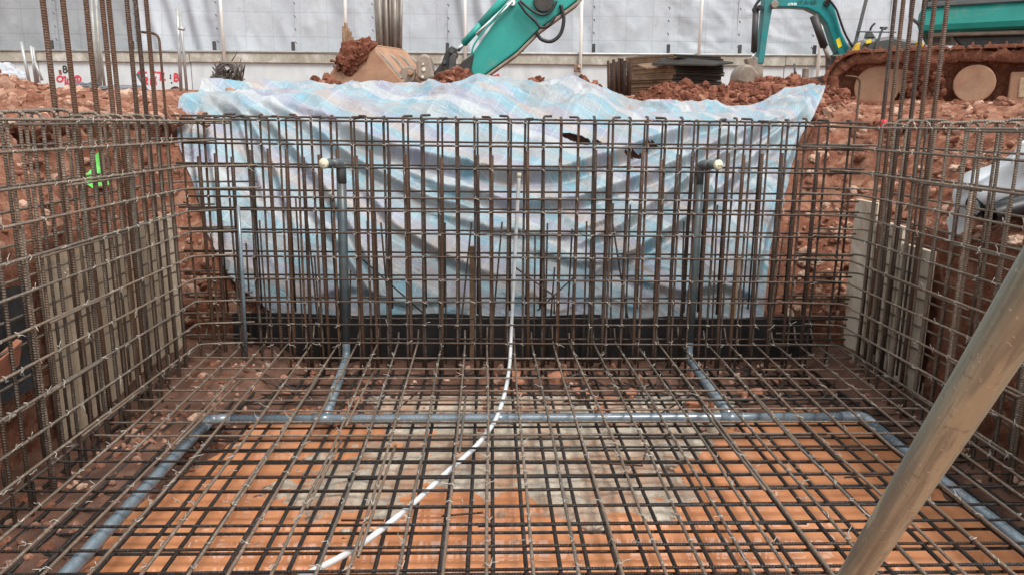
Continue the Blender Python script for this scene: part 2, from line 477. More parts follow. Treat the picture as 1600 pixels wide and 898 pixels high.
n_ = 700
xr_ = np.concatenate([RNG.uniform(-2.2, -1.55, 260), RNG.uniform(-2.0, 2.5, 340), RNG.uniform(2.3, 2.7, 100)])
yr_ = np.concatenate([RNG.uniform(2.2, 5.2, 260), RNG.uniform(4.35, 5.5, 340), RNG.uniform(2.4, 5.2, 100)])
ii = np.clip(((xr_+2.75)/.02).astype(int), 0, len(fx)-1)*len(fy)+np.clip(((yr_-.6)/.02).astype(int), 0, len(fy)-1)
tag(scatter('floor_rubble', np.stack([xr_, yr_, z[ii]], 1), RNG.uniform(.008, .032, n_), M['clod']), 'small clods and chips strewn on the mud under the bars', 'rubble', kind='stuff')

# ---------------------------------------------------------------- reinforcement
def wob(p0, p1, n=7, amp=.004):
    p0, p1 = Vector(p0), Vector(p1); out = []
    ph = random.uniform(0, 6); fr = random.uniform(2, 5)
    for i in range(n):
        t = i/(n-1)
        w = math.sin(ph+fr*t)*amp
        out.append(p0.lerp(p1, t)+Vector((w, w*.7 if abs((p1-p0).normalized().y) < .5 else 0, w*.6 if abs((p1-p0).normalized().z) < .5 else 0)))
    return out
def bend(pts, r=.04, n=4):
    pts = [Vector(p) for p in pts]; out = [pts[0]]
    for i in range(1, len(pts)-1):
        a_ = (pts[i-1]-pts[i]); b_ = (pts[i+1]-pts[i]); q = min(r, a_.length*.45, b_.length*.45)
        A = pts[i]+a_.normalized()*q; B = pts[i]+b_.normalized()*q
        for k in range(n+1):
            t = k/n; out.append((1-t)**2*A+2*t*(1-t)*pts[i]+t*t*B)
    out.append(pts[-1]); return out
def bar(name, path, d, mat, parent, n=8):
    return MB().tube(path, d/2, n).build(name, mat, parent, smooth=True)
class Ties:
    def __init__(s): s.m = MB()
    def at(s, p, size=.016, dirn=None):
        p = Vector(p)
        a_ = random.uniform(0, 6.28)
        u = Vector((math.cos(a_), math.sin(a_), .25)) if dirn is None else dirn[0]*math.cos(a_)+dirn[1]*math.sin(a_)
        w = Vector((-u.y, u.x, .3)) if dirn is None else dirn[0]*-math.sin(a_)+dirn[1]*math.cos(a_)
        nn = u.cross(w).normalized()
        if dirn is None and nn.z < 0: nn = -nn
        if dirn is not None: nn = dirn[2]
        L = size
        s.m.tube([p-u*L+nn*.002, p-u*L*.3+w*L*.5+nn*.011, p+u*L*.5-w*L*.2+nn*.012, p+u*L*1.1+nn*.004, p+u*L*1.2+w*L*random.uniform(.4, 1.6)+nn*random.uniform(.0, .02)], .0020, 3)
        if random.random() < .5:
            e = p+u*random.uniform(.02, .05)+w*random.uniform(-.03, .03)+nn*random.uniform(.005, .03)
            s.m.tube([p+nn*.008, (p+e)/2+w*.006+nn*.004, e], .0016, 3)
    def build(s, parent):
        o = s.m.build('tie_wire', M['wire'], parent, smooth=True); tag(o, kind='stuff'); return o

# top mat: bars running away from the camera, then bars across
TOPX = [-2.09, -1.915, -1.77, -1.61, -1.445, -1.265, -1.09, -.945, -.795, -.63, -.51, -.335, -.17, -.01, .165, .325, .485, .645, .795, .965, 1.11, 1.255, 1.42, 1.59, 1.74, 1.92, 2.07, 2.24, 2.385, 2.50]
FARX = [-2.12, -1.98, -1.82, -1.67, -1.50, -1.32, -1.13, -.99, -.84, -.69, -.54, -.36, -.19, -.02, .18, .315, .47, .60, .785, .945, 1.10, 1.265, 1.43, 1.63, 1.79, 1.99, 2.15, 2.33, 2.46, 2.60]
TOPY = [5.13, 4.886, 4.69, 4.46, 4.30, 4.13, 3.95, 3.78, 3.60, 3.45, 3.29, 3.16, 3.0, 2.86, 2.68, 2.52, 2.36, 2.2, 2.04, 1.88]
top = thing('top_rebar_mat', (0, 3.5, 0), 'upper layer of crossed dusty steel bars covering the pit floor', 'rebar mat')
for xa, xb in zip(TOPX, FARX):
    zo = random.uniform(-.002, .003); h = random.uniform(.10, .22)
    near = Vector((xa+random.uniform(-.01, .01), 1.2, zo)); mid = Vector((xa, 3.58, zo))
    far = Vector((xb, 5.47, zo))
    path = wob(near, mid, 6, .004)[:-1]+wob(mid, far, 5, .004)
    path = path[:-1]+bend([path[-2], path[-1], Vector((xb, 5.53, h*.55))], .05, 4)[1:]
    bar('longitudinal_bar', path, .0145, M['bar_top'], top)
for k in range(9):
    i_ = random.randrange(2, 28); y0_ = random.uniform(2.2, 4.2); xo_ = random.choice((-.016, .016))
    bar('lap_bar', wob((TOPX[i_]+xo_, y0_, 0), (TOPX[i_]+xo_*1.3+.008, y0_+random.uniform(.6, 1.1), .001), 5, .003), .0145, M['bar_top'], top)
def xat(xa, xb, y):
    return xa if y < 3.58 else xa+(xb-xa)*(y-3.58)/(5.47-3.58)
for k, y in enumerate(TOPY):
    zo = -.0140+random.uniform(-.002, .001)
    x0, x1 = -2.12-random.uniform(0, .05), 2.60+random.uniform(0, .04)
    path = bend([(x0, y+.01, zo+.10 if k % 2 else zo-.07), (x0, y+.01, zo)]+wob((x0+.3, y, zo), (x1-.3, y+random.uniform(-.012, .012), zo), 8, .005)+[(x1, y, zo), (x1, y, zo+.10)], .03, 3)
    bar('transverse_bar', path, .0130, M['bar_dark'] if y < 3.7 else M['bar_top'], top)  # far cross bars take the paler steel: light on them put into colour
    if k % 3 == 1:
        xs_ = random.uniform(-1.5, 1.2)
        bar('lap_bar', wob((xs_, y-.016, zo-.001), (xs_+random.uniform(1.0, 1.9), y-.014, zo), 5, .003), .0130, M['bar_dark'], top)
ti = Ties()
for i, (xa, xb) in enumerate(zip(TOPX, FARX)):
    for k, y in enumerate(TOPY[:-3]):
        if random.random() < .62: ti.at((xat(xa, xb, y), y, 0))
ti.build(top)

low = thing('bottom_rebar_mat', (0, 3.5, -.15), 'lower layer of dark ribbed bars just above the muddy water', 'rebar mat')
for k in range(40):
    x = -2.16+k*.122+random.uniform(-.012, .012)
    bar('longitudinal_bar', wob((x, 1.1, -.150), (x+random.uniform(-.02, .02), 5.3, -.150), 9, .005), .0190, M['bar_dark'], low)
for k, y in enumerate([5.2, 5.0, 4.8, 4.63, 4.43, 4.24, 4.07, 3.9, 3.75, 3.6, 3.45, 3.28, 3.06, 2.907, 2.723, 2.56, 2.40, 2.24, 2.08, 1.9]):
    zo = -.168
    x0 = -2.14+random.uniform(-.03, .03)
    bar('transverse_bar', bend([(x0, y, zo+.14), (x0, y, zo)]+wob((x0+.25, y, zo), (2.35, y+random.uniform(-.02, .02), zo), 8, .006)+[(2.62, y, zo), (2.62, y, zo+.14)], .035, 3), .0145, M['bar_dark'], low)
for k in range(26):
    xa_ = RNG.uniform(-1.9, 2.2); ya_ = RNG.uniform(4.3, 5.1); an_ = RNG.uniform(-1.0, 1.0)+1.57; L_ = RNG.uniform(.25, .6)
    bar('loose_bar', [(xa_, ya_, -.132), (xa_+math.cos(an_)*L_, min(5.3, ya_+math.sin(an_)*L_), -.125+RNG.uniform(0, .06))], .0115, M['bar_dark'] if k % 2 else M['bar_wall'], low, 6)
for px_, py_, qx_, qy_ in ((930, 722, 1003, 727), (1003, 727, 1010, 702), (1320, 745, 1410, 740), (533, 812, 600, 812), (1060, 790, 1110, 785), (690, 805, 755, 800)):
    A_, B_ = ptz(px_, py_, -.10), ptz(qx_, qy_, -.10)
    bar('loose_bar', [A_, B_], .011, M['bar_rust'], low, 6)
ti = Ties()
for k in range(60):
    ti.at((RNG.uniform(-2, 2.4), RNG.choice([4.63, 4.24, 3.9, 3.6, 3.28, 2.907, 2.56]), -.14))
ti.build(low)

# rear wall cage
rear = thing('wall_rebar_cage', (0.2, 5.35, -.1), 'wide rear wall cage of rusty bars in front of the striped tarpaulin', 'rebar cage', 'wall cages')
FX_ = [283, 319, 351, 384, 406, 435, 463, 486, 517, 549, 572, 599, 630, 658, 685, 712, 741, 766, 794, 821, 850, 877, 904, 929, 958, 985, 1012, 1040, 1066, 1091, 1125, 1151, 1175, 1202, 1232, 1260, 1295, 1329]
SX_ = [306, 333, 359, 388, 417, 446, 471, 497, 525, 554, 579, 606, 635, 660, 690, 717, 746, 769, 797, 825, 850, 877, 905, 932, 954, 984, 1007, 1036, 1062, 1085, 1110, 1140, 1165, 1194, 1225, 1250, 1282]
ZF = [1.612, 1.455, 1.297, 1.098, 1.005, .848, .682, .521, .365, .2, .057]
ZB = [1.635, 1.474, 1.308, 1.125, .998, .838, .678, .511, .343, .186, .028]
YF, YB = 5.25, 5.45
for i, xp in enumerate(FX_):
    q = pt(xp, 195, YF); X = q.x; zt = 1.645+random.uniform(-.012, .012); le = random.uniform(-.012, .012)
    side = random.choice((-1, -1, 0, 0, 1))
    path = wob((X+le, YF, -.18), (X, YF, zt-.03), 7, .003)
    path = path[:-1]+bend([path[-1], (X, YF, zt), (X+side*.055, YF+.06, zt+.002)], .022, 4)
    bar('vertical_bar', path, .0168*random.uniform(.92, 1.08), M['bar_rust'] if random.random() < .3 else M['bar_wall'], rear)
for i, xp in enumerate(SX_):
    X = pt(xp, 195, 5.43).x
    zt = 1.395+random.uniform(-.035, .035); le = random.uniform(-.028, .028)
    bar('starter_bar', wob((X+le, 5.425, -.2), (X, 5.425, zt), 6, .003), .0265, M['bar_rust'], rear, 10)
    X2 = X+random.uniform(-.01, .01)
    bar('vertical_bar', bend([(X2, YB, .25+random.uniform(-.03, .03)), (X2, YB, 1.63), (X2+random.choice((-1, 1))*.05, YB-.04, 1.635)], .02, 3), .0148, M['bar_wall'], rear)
for xp, yp, l_ in ((405, 344, .02), (480, 345, .06), (574, 346, .0), (595, 348, .07), (695, 348, .0), (737, 347, -.12), (785, 347, -.1), (855, 349, .0), (917, 346, .0), (1069, 346, .03), (462, 307, .0), (517, 309, .01), (958, 318, .02), (985, 320, .0), (1172, 318, .0), (957, 350, .22)):
    q = pt(xp, yp, 5.5)
    bar('dowel_bar', wob((q.x+l_, 5.5, -.2), (q.x, 5.5, q.z), 4, .002), .0135, M['bar_wall'], rear)
for k in range(12):
    X_ = random.uniform(-1.9, 2.4); l_ = random.uniform(-.06, .06)
    bar('dowel_bar', wob((X_+l_, 5.52, -.2), (X_, 5.50, random.uniform(.5, 1.05)), 4, .003), .0135, M['bar_wall'] if k % 3 else M['bar_rust'], rear)
xw0, xw1 = -2.10, 2.58
for zf, zb in zip(ZF, ZB):
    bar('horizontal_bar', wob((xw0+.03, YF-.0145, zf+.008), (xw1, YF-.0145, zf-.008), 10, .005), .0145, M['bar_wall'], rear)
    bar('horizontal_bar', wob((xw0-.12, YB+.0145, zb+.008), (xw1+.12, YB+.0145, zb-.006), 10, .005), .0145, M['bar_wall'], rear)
bar('diagonal_spacer', [pt(805, 418, 5.38), pt(866, 462, 5.38), pt(866, 490, 5.38)], .012, M['bar_rust'], rear)
bar('diagonal_spacer', [pt(840, 485, 5.40), pt(900, 430, 5.48)], .012, M['bar_dark'], rear)
bar('diagonal_spacer', [pt(566, 405, 5.52), pt(665, 492, 5.52)], .012, M['bar_dark'], rear)
ti = Ties(); DR = (Vector((1, 0, 0)), Vector((0, 0, 1)), Vector((0, -1, 0)))
for i, xp in enumerate(FX_):
    for k, zf in enumerate(ZF):
        if random.random() < .7: ti.at((pt(xp, 195, YF).x, YF-.022, zf), .013, DR)
ti.build(rear)

# side wall cages
def side_cage(label, X, sgn, ylist, zl, thick, dz=0):
    c = thing('wall_rebar_cage', (X, 4, -.1), label, 'rebar cage', 'wall cages')
    Xo = X+sgn*.185
    for i, y in enumerate(ylist):
        zt = 1.64+dz+random.uniform(-.015, .012); j = random.uniform(-.01, .01)
        dy = random.uniform(-.035, .035)
        path = bend([(X+j, y+dy*.3, -.16), (X, y, zt), (Xo, y+dy, zt+random.uniform(-.02, .01)), (Xo, y+dy, -.10+random.uniform(0, .1))], .045, 5)
        bar('hairpin_bar', path, thick, M['bar_side'], c)
        if i % (2 if sgn > 0 else 4) == 0:
            ys_ = y+.05; zt = random.uniform(1.12, 1.4)
            bar('starter_bar', wob((X+sgn*.02, ys_, -.2), (X+sgn*.02, ys_+random.uniform(-.015, .015), zt), 5, .003), .0225, M['bar_side'], c, 10)
    y0, y1 = ylist[0]-.3, 5.22
    for k, zf in enumerate(zl):
        e = random.uniform(.15, .5)
        bar('horizontal_bar', bend(wob((X-sgn*.0145, y0, zf+random.uniform(-.015, .015)), (X-sgn*.0145, y1-.12, zf), 8, .006)+[(X-sgn*.0145, y1, zf), (X-sgn*(.0145+e), y1+.012, zf+.01)], .07, 4), .0145, M['bar_side'], c)
        zz = zf+random.uniform(-.03, .02)
        bar('horizontal_bar', bend(wob((Xo+sgn*.0145, y0, zz), (Xo+sgn*.0145, 5.3, zz+.01), 8, .006)+[(Xo+sgn*.0145, 5.47, zz+.01), (Xo-sgn*(e+.1), 5.478, zz+.015)], .07, 4), .0145, M['bar_side'], c)
        if k % 2 == 0:
            ya = random.uniform(3.2, 4.0)
            bar('lap_bar', wob((X-sgn*.016, ya, zf-.016), (X-sgn*.016, ya+random.uniform(.5, .9), zf-.012), 5, .004), .0145, M['bar_side'], c)
    ti = Ties(); D = (Vector((0, 1, 0)), Vector((0, 0, 1)), Vector((-sgn, 0, 0)))
    for i, y in enumerate(ylist):
        for k, zf in enumerate(zl):
            if random.random() < .75: ti.at((X-sgn*.02, y, zf), .016, D)
    ti.build(c)
    return c
YL = [2.3, 2.44, 2.58, 2.72, 2.86, 2.98, 3.1, 3.22, 3.38, 3.52, 3.65, 3.78, 3.91, 4.05, 4.17, 4.31, 4.45, 4.59, 4.72, 4.86, 5.0]
left = side_cage('left wall cage of bent grey bars before the pale boards', -2.08, -1, YL, [1.60, 1.47, 1.305, 1.155, 1.0, .86, .69, .53, .37, .21, .06], .0172)
YRr = [2.2, 2.35, 2.5, 2.64, 2.78, 2.93, 3.08, 3.22, 3.36, 3.5, 3.65, 3.79, 3.94, 4.08, 4.24, 4.37, 4.53, 4.68, 4.82, 4.98]
right = side_cage('right wall cage of bent bars beside the grey prop', 2.56, 1, YRr, [1.60, 1.46, 1.30, 1.14, .99, .84, .68, .52, .36, .20, .05], .0172)

def starter_row(label, X, spots, parent_y, ztop):
    t = thing('starter_bars', (X, parent_y, 0), label, 'starter bars', 'tall starter bars')
    for y, hook, dxx in spots:
        zt = ztop+random.uniform(-.1, .15)
        if hook: bar('starter_bar', bend([(X+dxx, y, -.1), (X+dxx, y, hook), (X+dxx-.11, y, hook+.01)], .05, 5), .017, M['bar_rust'], t, 10)
        else: bar('starter_bar', wob((X+dxx, y, -.1), (X+dxx+random.uniform(-.01, .01), y+random.uniform(-.015, .015), zt), 8, .003), .0275, M['bar_rust'], t, 10)
    return t
starter_row('row of tall rusty starter bars rising from the left wall cage', -2.17, [(3.93, 0, 0), (4.14, 0, 0), (4.34, 0, 0), (4.51, 0, 0), (4.62, 0, 0), (4.81, 0, 0), (4.95, 0, 0), (5.09, 0, 0), (5.24, 2.16, 0)], 4.6, 2.75)
t = starter_row('cluster of tall rusty ribbed bars at the right corner of the pit', 2.70, [(5.25, 0, 0), (5.14, 0, 0), (5.03, 0, 0), (4.91, 0, 0), (4.77, 0, 0), (4.64, 0, 0), (5.7, 1.96, .03)], 5.0, 2.75)
tag(MB().tube([(2.69, 5.235, 1.60), (2.70, 5.232, 1.63), (2.70, 5.232, 1.655)], .02, 8).build('red_tape', plain('red_tape', (.55, .03, .04), .5), t, True), 'scrap of red tape tied round a bar')

# ---------------------------------------------------------------- pipes
a = N('blue_grey_pvc'); p = a.pos()
n1 = a.noise(p, 6, 5, .6); n2 = a.noise(p, 45, 4, .6)
c = a.ramp(n1, [(.3, (.092, .124, .148)), (.7, (.150, .188, .215))])
c = a.mix(a.ramp(a.noise(p, 11, 6, .7), [(.56, 0), (.70, .45)]), c, (.24, .165, .115))
M['pvc'] = a.fin(c, a.ramp(n2, [(.3, .16), (.7, .34)]), 0, a.bump(n2, .08, .002), ior=1.7)
M['pvc_dark'] = plain('dark_grey_pvc', (.062, .085, .092), .38, 0, .2, 6, .001, (.16, .12, .09), .3)
M['tape'] = plain('cream_wrapping_tape', (.60, .57, .42), .7, 0, .2, 60, .006)
M['white_pvc'] = plain('white_conduit', (.57, .61, .63), .35, 0, .08, 5, .001, (.38, .29, .22), .45)
d = thing('drain_pipe', (0, 4.15, -.07), 'blue grey plastic pipe laid in a U between the two bar layers', 'pipe')
zl = -.075
bar('pipe_run', [(-1.595, 1.2, zl), (-1.60, 2.6, zl), (-1.615, 3.6, zl), (-1.615, 4.08, zl)], .060, M['pvc'], d, 20)
bar('elbow', bend([(-1.615, 4.03, zl), (-1.615, 4.15, zl), (-1.49, 4.15, zl)], .05, 8), .068, M['pvc'], d, 20)
bar('pipe_run', [(-1.53, 4.15, zl), (-.6, 4.152, zl), (.4, 4.155, zl), (1.4, 4.16, zl), (2.12, 4.162, zl)], .060, M['pvc'], d, 20)
for xc in (-.97, .05, 1.42):
    bar('coupling', [(xc-.06, 4.153, zl), (xc+.06, 4.154, zl)], .067, M['pvc'], d, 20)
bar('elbow', bend([(2.08, 4.162, zl), (2.215, 4.163, zl), (2.212, 4.03, zl)], .05, 8), .068, M['pvc'], d, 20)
bar('pipe_run', [(2.212, 4.08, zl), (2.20, 3.6, zl), (2.205, 2.7, zl), (2.215, 1.2, zl)], .060, M['pvc'], d, 20)
def riser(label, X, Xlow, Xe, zt, dirx):
    t = thing('riser_pipe', (X, 5.33, -.1), label, 'pipe', 'capped riser pipes')
    bar('pipe_run', [(X, 5.33, .05), (X+.006, 5.33, .6), (X+Xe, 5.33, zt)], .066, M['pvc_dark'], t, 20)
    bar('lower_bend', bend([(X, 5.33, .10), (X, 5.33, -.075), (Xlow, 4.20, zl)], .16, 8), .060, M['pvc'], t, 20)
    bar('elbow', bend([(X+Xe, 5.33, zt-.12), (X+Xe, 5.33, zt+.015), (X+Xe+dirx*.06, 5.25, zt+.02)], .045, 8), .068, M['pvc_dark'], t, 20)
    A = Vector((X+Xe+dirx*.04, 5.275, zt+.018)); B = Vector((X+Xe+dirx*.088, 5.18, zt+.022))
    bar('pipe_stub', [A, B], .060, M['pvc_dark'], t, 20)
    u = (B-A).normalized()
    mb = MB(); mb.tube([B-u*.012, B+u*.006, B+u*.014, B+u*.018], [.035, .036, .029, .008], 16)
    for k in range(5):
        a_ = random.uniform(0, 6.28); w = Vector((0, 0, 1))*math.cos(a_)+u.cross(Vector((0, 0, 1)))*math.sin(a_)
        mb.tube([B+w*.031-u*.01, B+u*.017+w*.012, B+u*.019-w*.015, B-w*.031], .006, 5)
    mb.build('taped_end', M['tape'], t, True)
riser('dark riser pipe with cream taped end turned left', -1.05, -.96, .015, 1.31, -1)
riser('dark riser pipe with cream taped end turned right', 1.47, 1.42, .0, 1.32, 1)
cp = [(-.86, 2.36, -.042), (-.675, 2.553, -.042), (-.521, 2.736, -.042), (-.351, 3.054, -.042), (-.202, 3.398, -.042), (-.072, 3.688, -.042), (.012, 3.963, -.042), (.058, 4.195, -.040), (.103, 4.571, -.038), (.135, 5.0, -.035), (.147, 5.2, .0), (.157, 5.345, .14), (.172, 5.36, .536), (.191, 5.36, 1.0), (.202, 5.36, 1.25)]
def smooth(pts, n=5):
    P = [Vector(p) for p in pts]; out = []
    for i in range(len(P)-1):
        p0 = P[max(i-1, 0)]; p1 = P[i]; p2 = P[i+1]; p3 = P[min(i+2, len(P)-1)]
        for k in range(n):
            t = k/n
            out.append(.5*((2*p1)+(p2-p0)*t+(2*p0-5*p1+4*p2-p3)*t*t+(3*p1-p0-3*p2+p3)*t**3))
    out.append(P[-1]); return out
ct = thing('conduit', (.1, 5, 0), 'thin white plastic conduit curving across the bars and up the rear wall', 'conduit')
bar('tube', smooth(cp), .026, M['white_pvc'], ct, 14)
bar('taped_end', [(.2015, 5.36, 1.235), (.203, 5.36, 1.268)], .031, M['tape'], ct, 12)

tag(MB().tube([pt(372, 322, 5.21), pt(379, 440, 5.205), pt(385, 560, 5.20)], .0125, 12).build('slim_tube', M['pvc'], None, True), 'slim blue grey tube standing at the left end of the rear cage', 'tube')

# ---------------------------------------------------------------- leaning prop in the foreground
a = N('weathered_galvanised_prop'); p = a.coord('Object')
mp = a.mapping(p, (1, 1, 1)); uv = a.n('ShaderNodeUVMap').outputs[0]
st = a.noise(a.mapping(uv, (9, 2.2, 1)), 1.0, 5, .6, .6)
n2 = a.noise(p, 60, 5, .65)
c = a.ramp(st, [(.30, (.082, .100, .086)), (.48, (.145, .168, .142)), (.70, (.28, .305, .24))])
lo_ = a.noise(a.mapping(uv, (2.2, 1.6, 1)), 1.0, 4, .55, .3)
c = a.mix(a.ramp(lo_, [(.53, 0), (.56, .6)]), c, (.33, .35, .26))
c = a.mix(a.ramp(n2, [(.60, 0), (.64, .6)]), c, (.12, .12, .10))
spk = a.noise(p, 190, 2, .5)
c = a.mix(a.ramp(spk, [(.66, 0), (.70, .6)]), c, (.42, .41, .36))
sc_ = a.noise(a.mapping(uv, (30, 4.0, 1)), 1.0, 4, .7)
c = a.mix(a.ramp(sc_, [(.60, 0), (.63, .65)]), c, (.13, .13, .11))
M['prop'] = a.fin(c, .46, .10, a.bump(a.math('ADD', n2, a.math('MULTIPLY', st, 2)), .35, .002))
pd = Vector((.187, .633, -.751)).normalized(); pb = Vector((.906, 2.08, -.25))
prp = thing('prop_pole', pb, 'thick grey weathered steel prop leaning across the right foreground', 'prop')
path = [pb-pd*(2.55*i/24) for i in range(25)]
MB().tube(path, [.0240+.0002*math.sin(i*2.1) for i in range(25)], 40).build('tube', M['prop'], prp, True)
MB().tube([pb-pd*.0, pb-pd*.012], .045, 24).build('foot_plate', M['prop'], prp, False, .003)

# ---------------------------------------------------------------- tarpaulin over the rear bank
prof_t = np.array([(5.69, .07), (6.22, .77), (6.74, 1.42), (7.04, 1.72), (7.60, 1.85), (7.95, 1.80)])
nU, nV = 420, 260
dd = np.concatenate([[0], np.cumsum(np.linalg.norm(np.diff(prof_t, axis=0), axis=1))]); LT = dd[-1]
ss = np.linspace(0, LT, nV)
py = np.interp(ss, dd, prof_t[:, 0]); pz = np.interp(ss, dd, prof_t[:, 1])
k5 = np.ones(15)/15
py = np.convolve(np.pad(py, 7, 'edge'), k5, 'valid'); pz = np.convolve(np.pad(pz, 7, 'edge'), k5, 'valid')
xl = np.interp(ss, [0, .35, .8, 1.6, 2.0, LT], [-1.62, -2.0, -2.28, -2.62, -2.74, -2.60])
xr = np.interp(ss, [0, .8, 1.4, 1.8, 2.3, LT], [2.12, 2.36, 2.60, 2.78, 3.12, 3.25])
u = np.linspace(0, 1, nU)
TX = xl[None]+(xr-xl)[None]*u[:, None]
TS = np.repeat(ss[None], nU, 0); TY = np.repeat(py[None], nU, 0); TZ = np.repeat(pz[None], nU, 0)
x, s = TX.ravel(), TS.ravel()
Pn = np.stack([x, s, x*0], 1)
ns = fbm(Pn, .9, 3, 51)
def ridge(q, w): return np.exp(-np.abs(q/w)**1.25)
D = np.zeros_like(x)
def tarp_xs(px_, py_):                 # where a fold seen in the photograph lies on the cloth
    d_ = ray(px_, py_); k_ = 1.222
    t_ = (.07-5.69*k_-EYE)/(d_.z-k_*d_.y); q_ = EYEP+d_*t_
    return np.array([q_.x, math.hypot(q_.y-5.69, q_.z-.07)])
def fold(poly, am, w, soft=1.0):
    Q = np.array([tarp_xs(*p_) for p_ in poly]); best = np.full(len(x), 9.0); sg = np.zeros(len(x)); tt = np.zeros(len(x))
    PP = np.stack([x+.03*ns, s+.05*ns], 1); nseg = len(Q)-1
    for i in range(nseg):
        a_, b_ = Q[i], Q[i+1]; e = b_-a_; L2 = e@e
        t_ = np.clip(((PP-a_)@e)/L2, 0, 1); r_ = PP-a_-t_[:, None]*e
        d_ = np.hypot(r_[:, 0], r_[:, 1]); m_ = d_ < best
        nrm = np.array([-e[1], e[0]])/math.sqrt(L2)
        if nrm[1] < 0: nrm = -nrm
        best = np.where(m_, d_, best); sg = np.where(m_, np.sign(r_@nrm), sg); tt = np.where(m_, (i+t_)/nseg, tt)
    d_ = best*sg; tap = np.clip(np.minimum(tt, 1-tt)*5+.08, 0, 1)
    up_ = np.exp(-np.abs(np.clip(d_, 0, 9)/(w*2.4))**1.3)*(d_ >= 0)+np.exp(-(d_/(w*.55))**2)*(d_ < 0)
    return am*tap*(up_-.55*np.exp(-((d_+w*1.35)/(w*.8))**2))
FOLDS = [([(420, 170), (500, 195), (560, 228), (640, 255), (720, 272), (800, 285), (880, 283), (950, 262), (1010, 238), (1080, 212), (1170, 190)], .115, .06),
 ([(330, 165), (375, 200), (400, 260), (420, 330)], .06, .04), ([(345, 165), (400, 215), (440, 290), (470, 380)], .07, .045), ([(365, 165), (430, 215), (500, 290), (560, 380), (600, 450)], .075, .05),
 ([(390, 165), (470, 200), (560, 265), (660, 318), (760, 345)], .08, .05), ([(320, 175), (335, 230), (345, 300), (365, 400)], .05, .04), ([(310, 180), (312, 230), (318, 300), (335, 380)], .04, .035),
 ([(1265, 170), (1200, 230), (1130, 300), (1060, 360), (980, 410), (900, 445)], .095, .05), ([(1240, 180), (1150, 240), (1050, 310), (960, 370), (880, 400)], .08, .045), ([(1255, 200), (1215, 280), (1190, 370), (1175, 460)], .06, .05),
 ([(1245, 195), (1130, 235), (1010, 290), (900, 326), (790, 330), (690, 305), (600, 262)], .085, .055), ([(640, 330), (760, 368), (880, 378), (980, 350)], .05, .05), ([(560, 300), (620, 360), (700, 410), (800, 445)], .055, .045),
 ([(480, 470), (560, 452), (640, 478), (720, 468)], .04, .04), ([(970, 440), (1060, 468), (1120, 455), (1190, 478)], .05, .04), ([(480, 330), (540, 400), (590, 470)], .045, .04), ([(1140, 200), (1120, 260), (1090, 330), (1075, 420)], .045, .04), ([(820, 395), (900, 420), (1000, 430)], .04, .04)]
for fp, am, w in FOLDS: D += fold(fp, am, w)
D += .035*fbm(np.stack([x*.8+s*.5, s*1.1-x*.3, x*0], 1), 1.5, 3, 55)
D += .010*fbm(np.stack([x*1.0+s*1.3, (s+x*.5)*2.6, x*0], 1), 1.9, 3, 56, .5, True)
D += .003*fbm(np.stack([x*1.2, s*2.4, x*0], 1), 9, 2, 57)
wx = x+.25*fbm(Pn, 1.6, 2, 65); ws = s+.25*fbm(Pn, 1.6, 2, 66)
cr1 = 1-np.abs(vnoise(np.stack([wx*3.1+ws*1.6, ws*3.4-wx*1.2, x*0], 1), 67)); cr2 = 1-np.abs(vnoise(np.stack([wx*5.5-ws*2.8, ws*6.0+wx*2.2, x*0], 1), 68))
cmask = .35+.65*sstep(-.2, .35, fbm(Pn, .9, 2, 69))
D += cmask*(.040*np.maximum(cr1, .55)**3+.018*np.maximum(cr2, .5)**3)
topw = sstep(1.95, 2.35, s)
D = D*sstep(-.05, .25, s)*(1-.4*topw)
D += topw*(.05*fbm(Pn, 1.7, 3, 58)+.13*fbm(np.stack([wx*.9+.35*ws, ws*2.4-.5*wx, x*0], 1), 1.5, 4, 59, .5, True)-.15*sstep(.7, 1.6, x)*(1-sstep(2.5, 3.0, x))+.06*sstep(2.6, 3.1, x)+.16*ridge(x+.12, .22)*ridge(s-2.62, .25)+.10*ridge(x-.75, .25)*ridge(s-2.6, .2)+.08*ridge(x-1.9, .4)*ridge(s-2.3, .25))
D = np.maximum(D, -.03-.2*topw)+.05*sstep(0, .3, s)
Nn_ = np.stack([np.zeros(nV), -np.gradient(pz), np.gradient(py)], 1); Nn_ /= np.linalg.norm(Nn_, axis=1)[:, None]
NN = np.repeat(Nn_[None], nU, 0).reshape(-1, 3)
TV = np.stack([x, TY.ravel(), TZ.ravel()], 1)+NN*D[:, None]
# ragged edges
ed = .05*fbm(np.stack([s*3, x*0, x*0], 1), 1, 3, 61)
TV[:, 0] += ed*(1-np.minimum(1, np.minimum(np.repeat(u, nV), 1-np.repeat(u, nV))*12))
TV[:, 2] += (.05*fbm(np.stack([x*2.2, x*0, x*0], 1), 1, 3, 62)+.02)*(1-sstep(0, .25, s))
GF = gridfaces(nU, nV)
cx = TV[GF].mean(1)
hole = np.zeros(len(GF), bool)
hn = fbm(cx, 14, 3, 64)*.6
for hx, hy_, rx_, rz_ in ((901, 217, .13, .040), (985, 241, .10, .032), (1012, 226, .08, .035), (930, 222, .05, .02)):
    for Yt in (6.75,):
        qh = pt(hx, hy_, Yt)
    hole |= (((cx[:, 0]-qh.x)/rx_)**2+((cx[:, 2]-qh.z+.25*(cx[:, 0]-qh.x))/rz_)**2) < 1+hn
a = N('striped_woven_tarpaulin'); uv = a.n('ShaderNodeUVMap').outputs[0]
wv = a.noise(a.mapping(uv, (1, 1, 1)), 1.6, 3, .5)
nx = a.n('ShaderNodeTexNoise'); nx.inputs['Scale'].default_value = 1.3; a.l(uv, nx.inputs['Vector'])
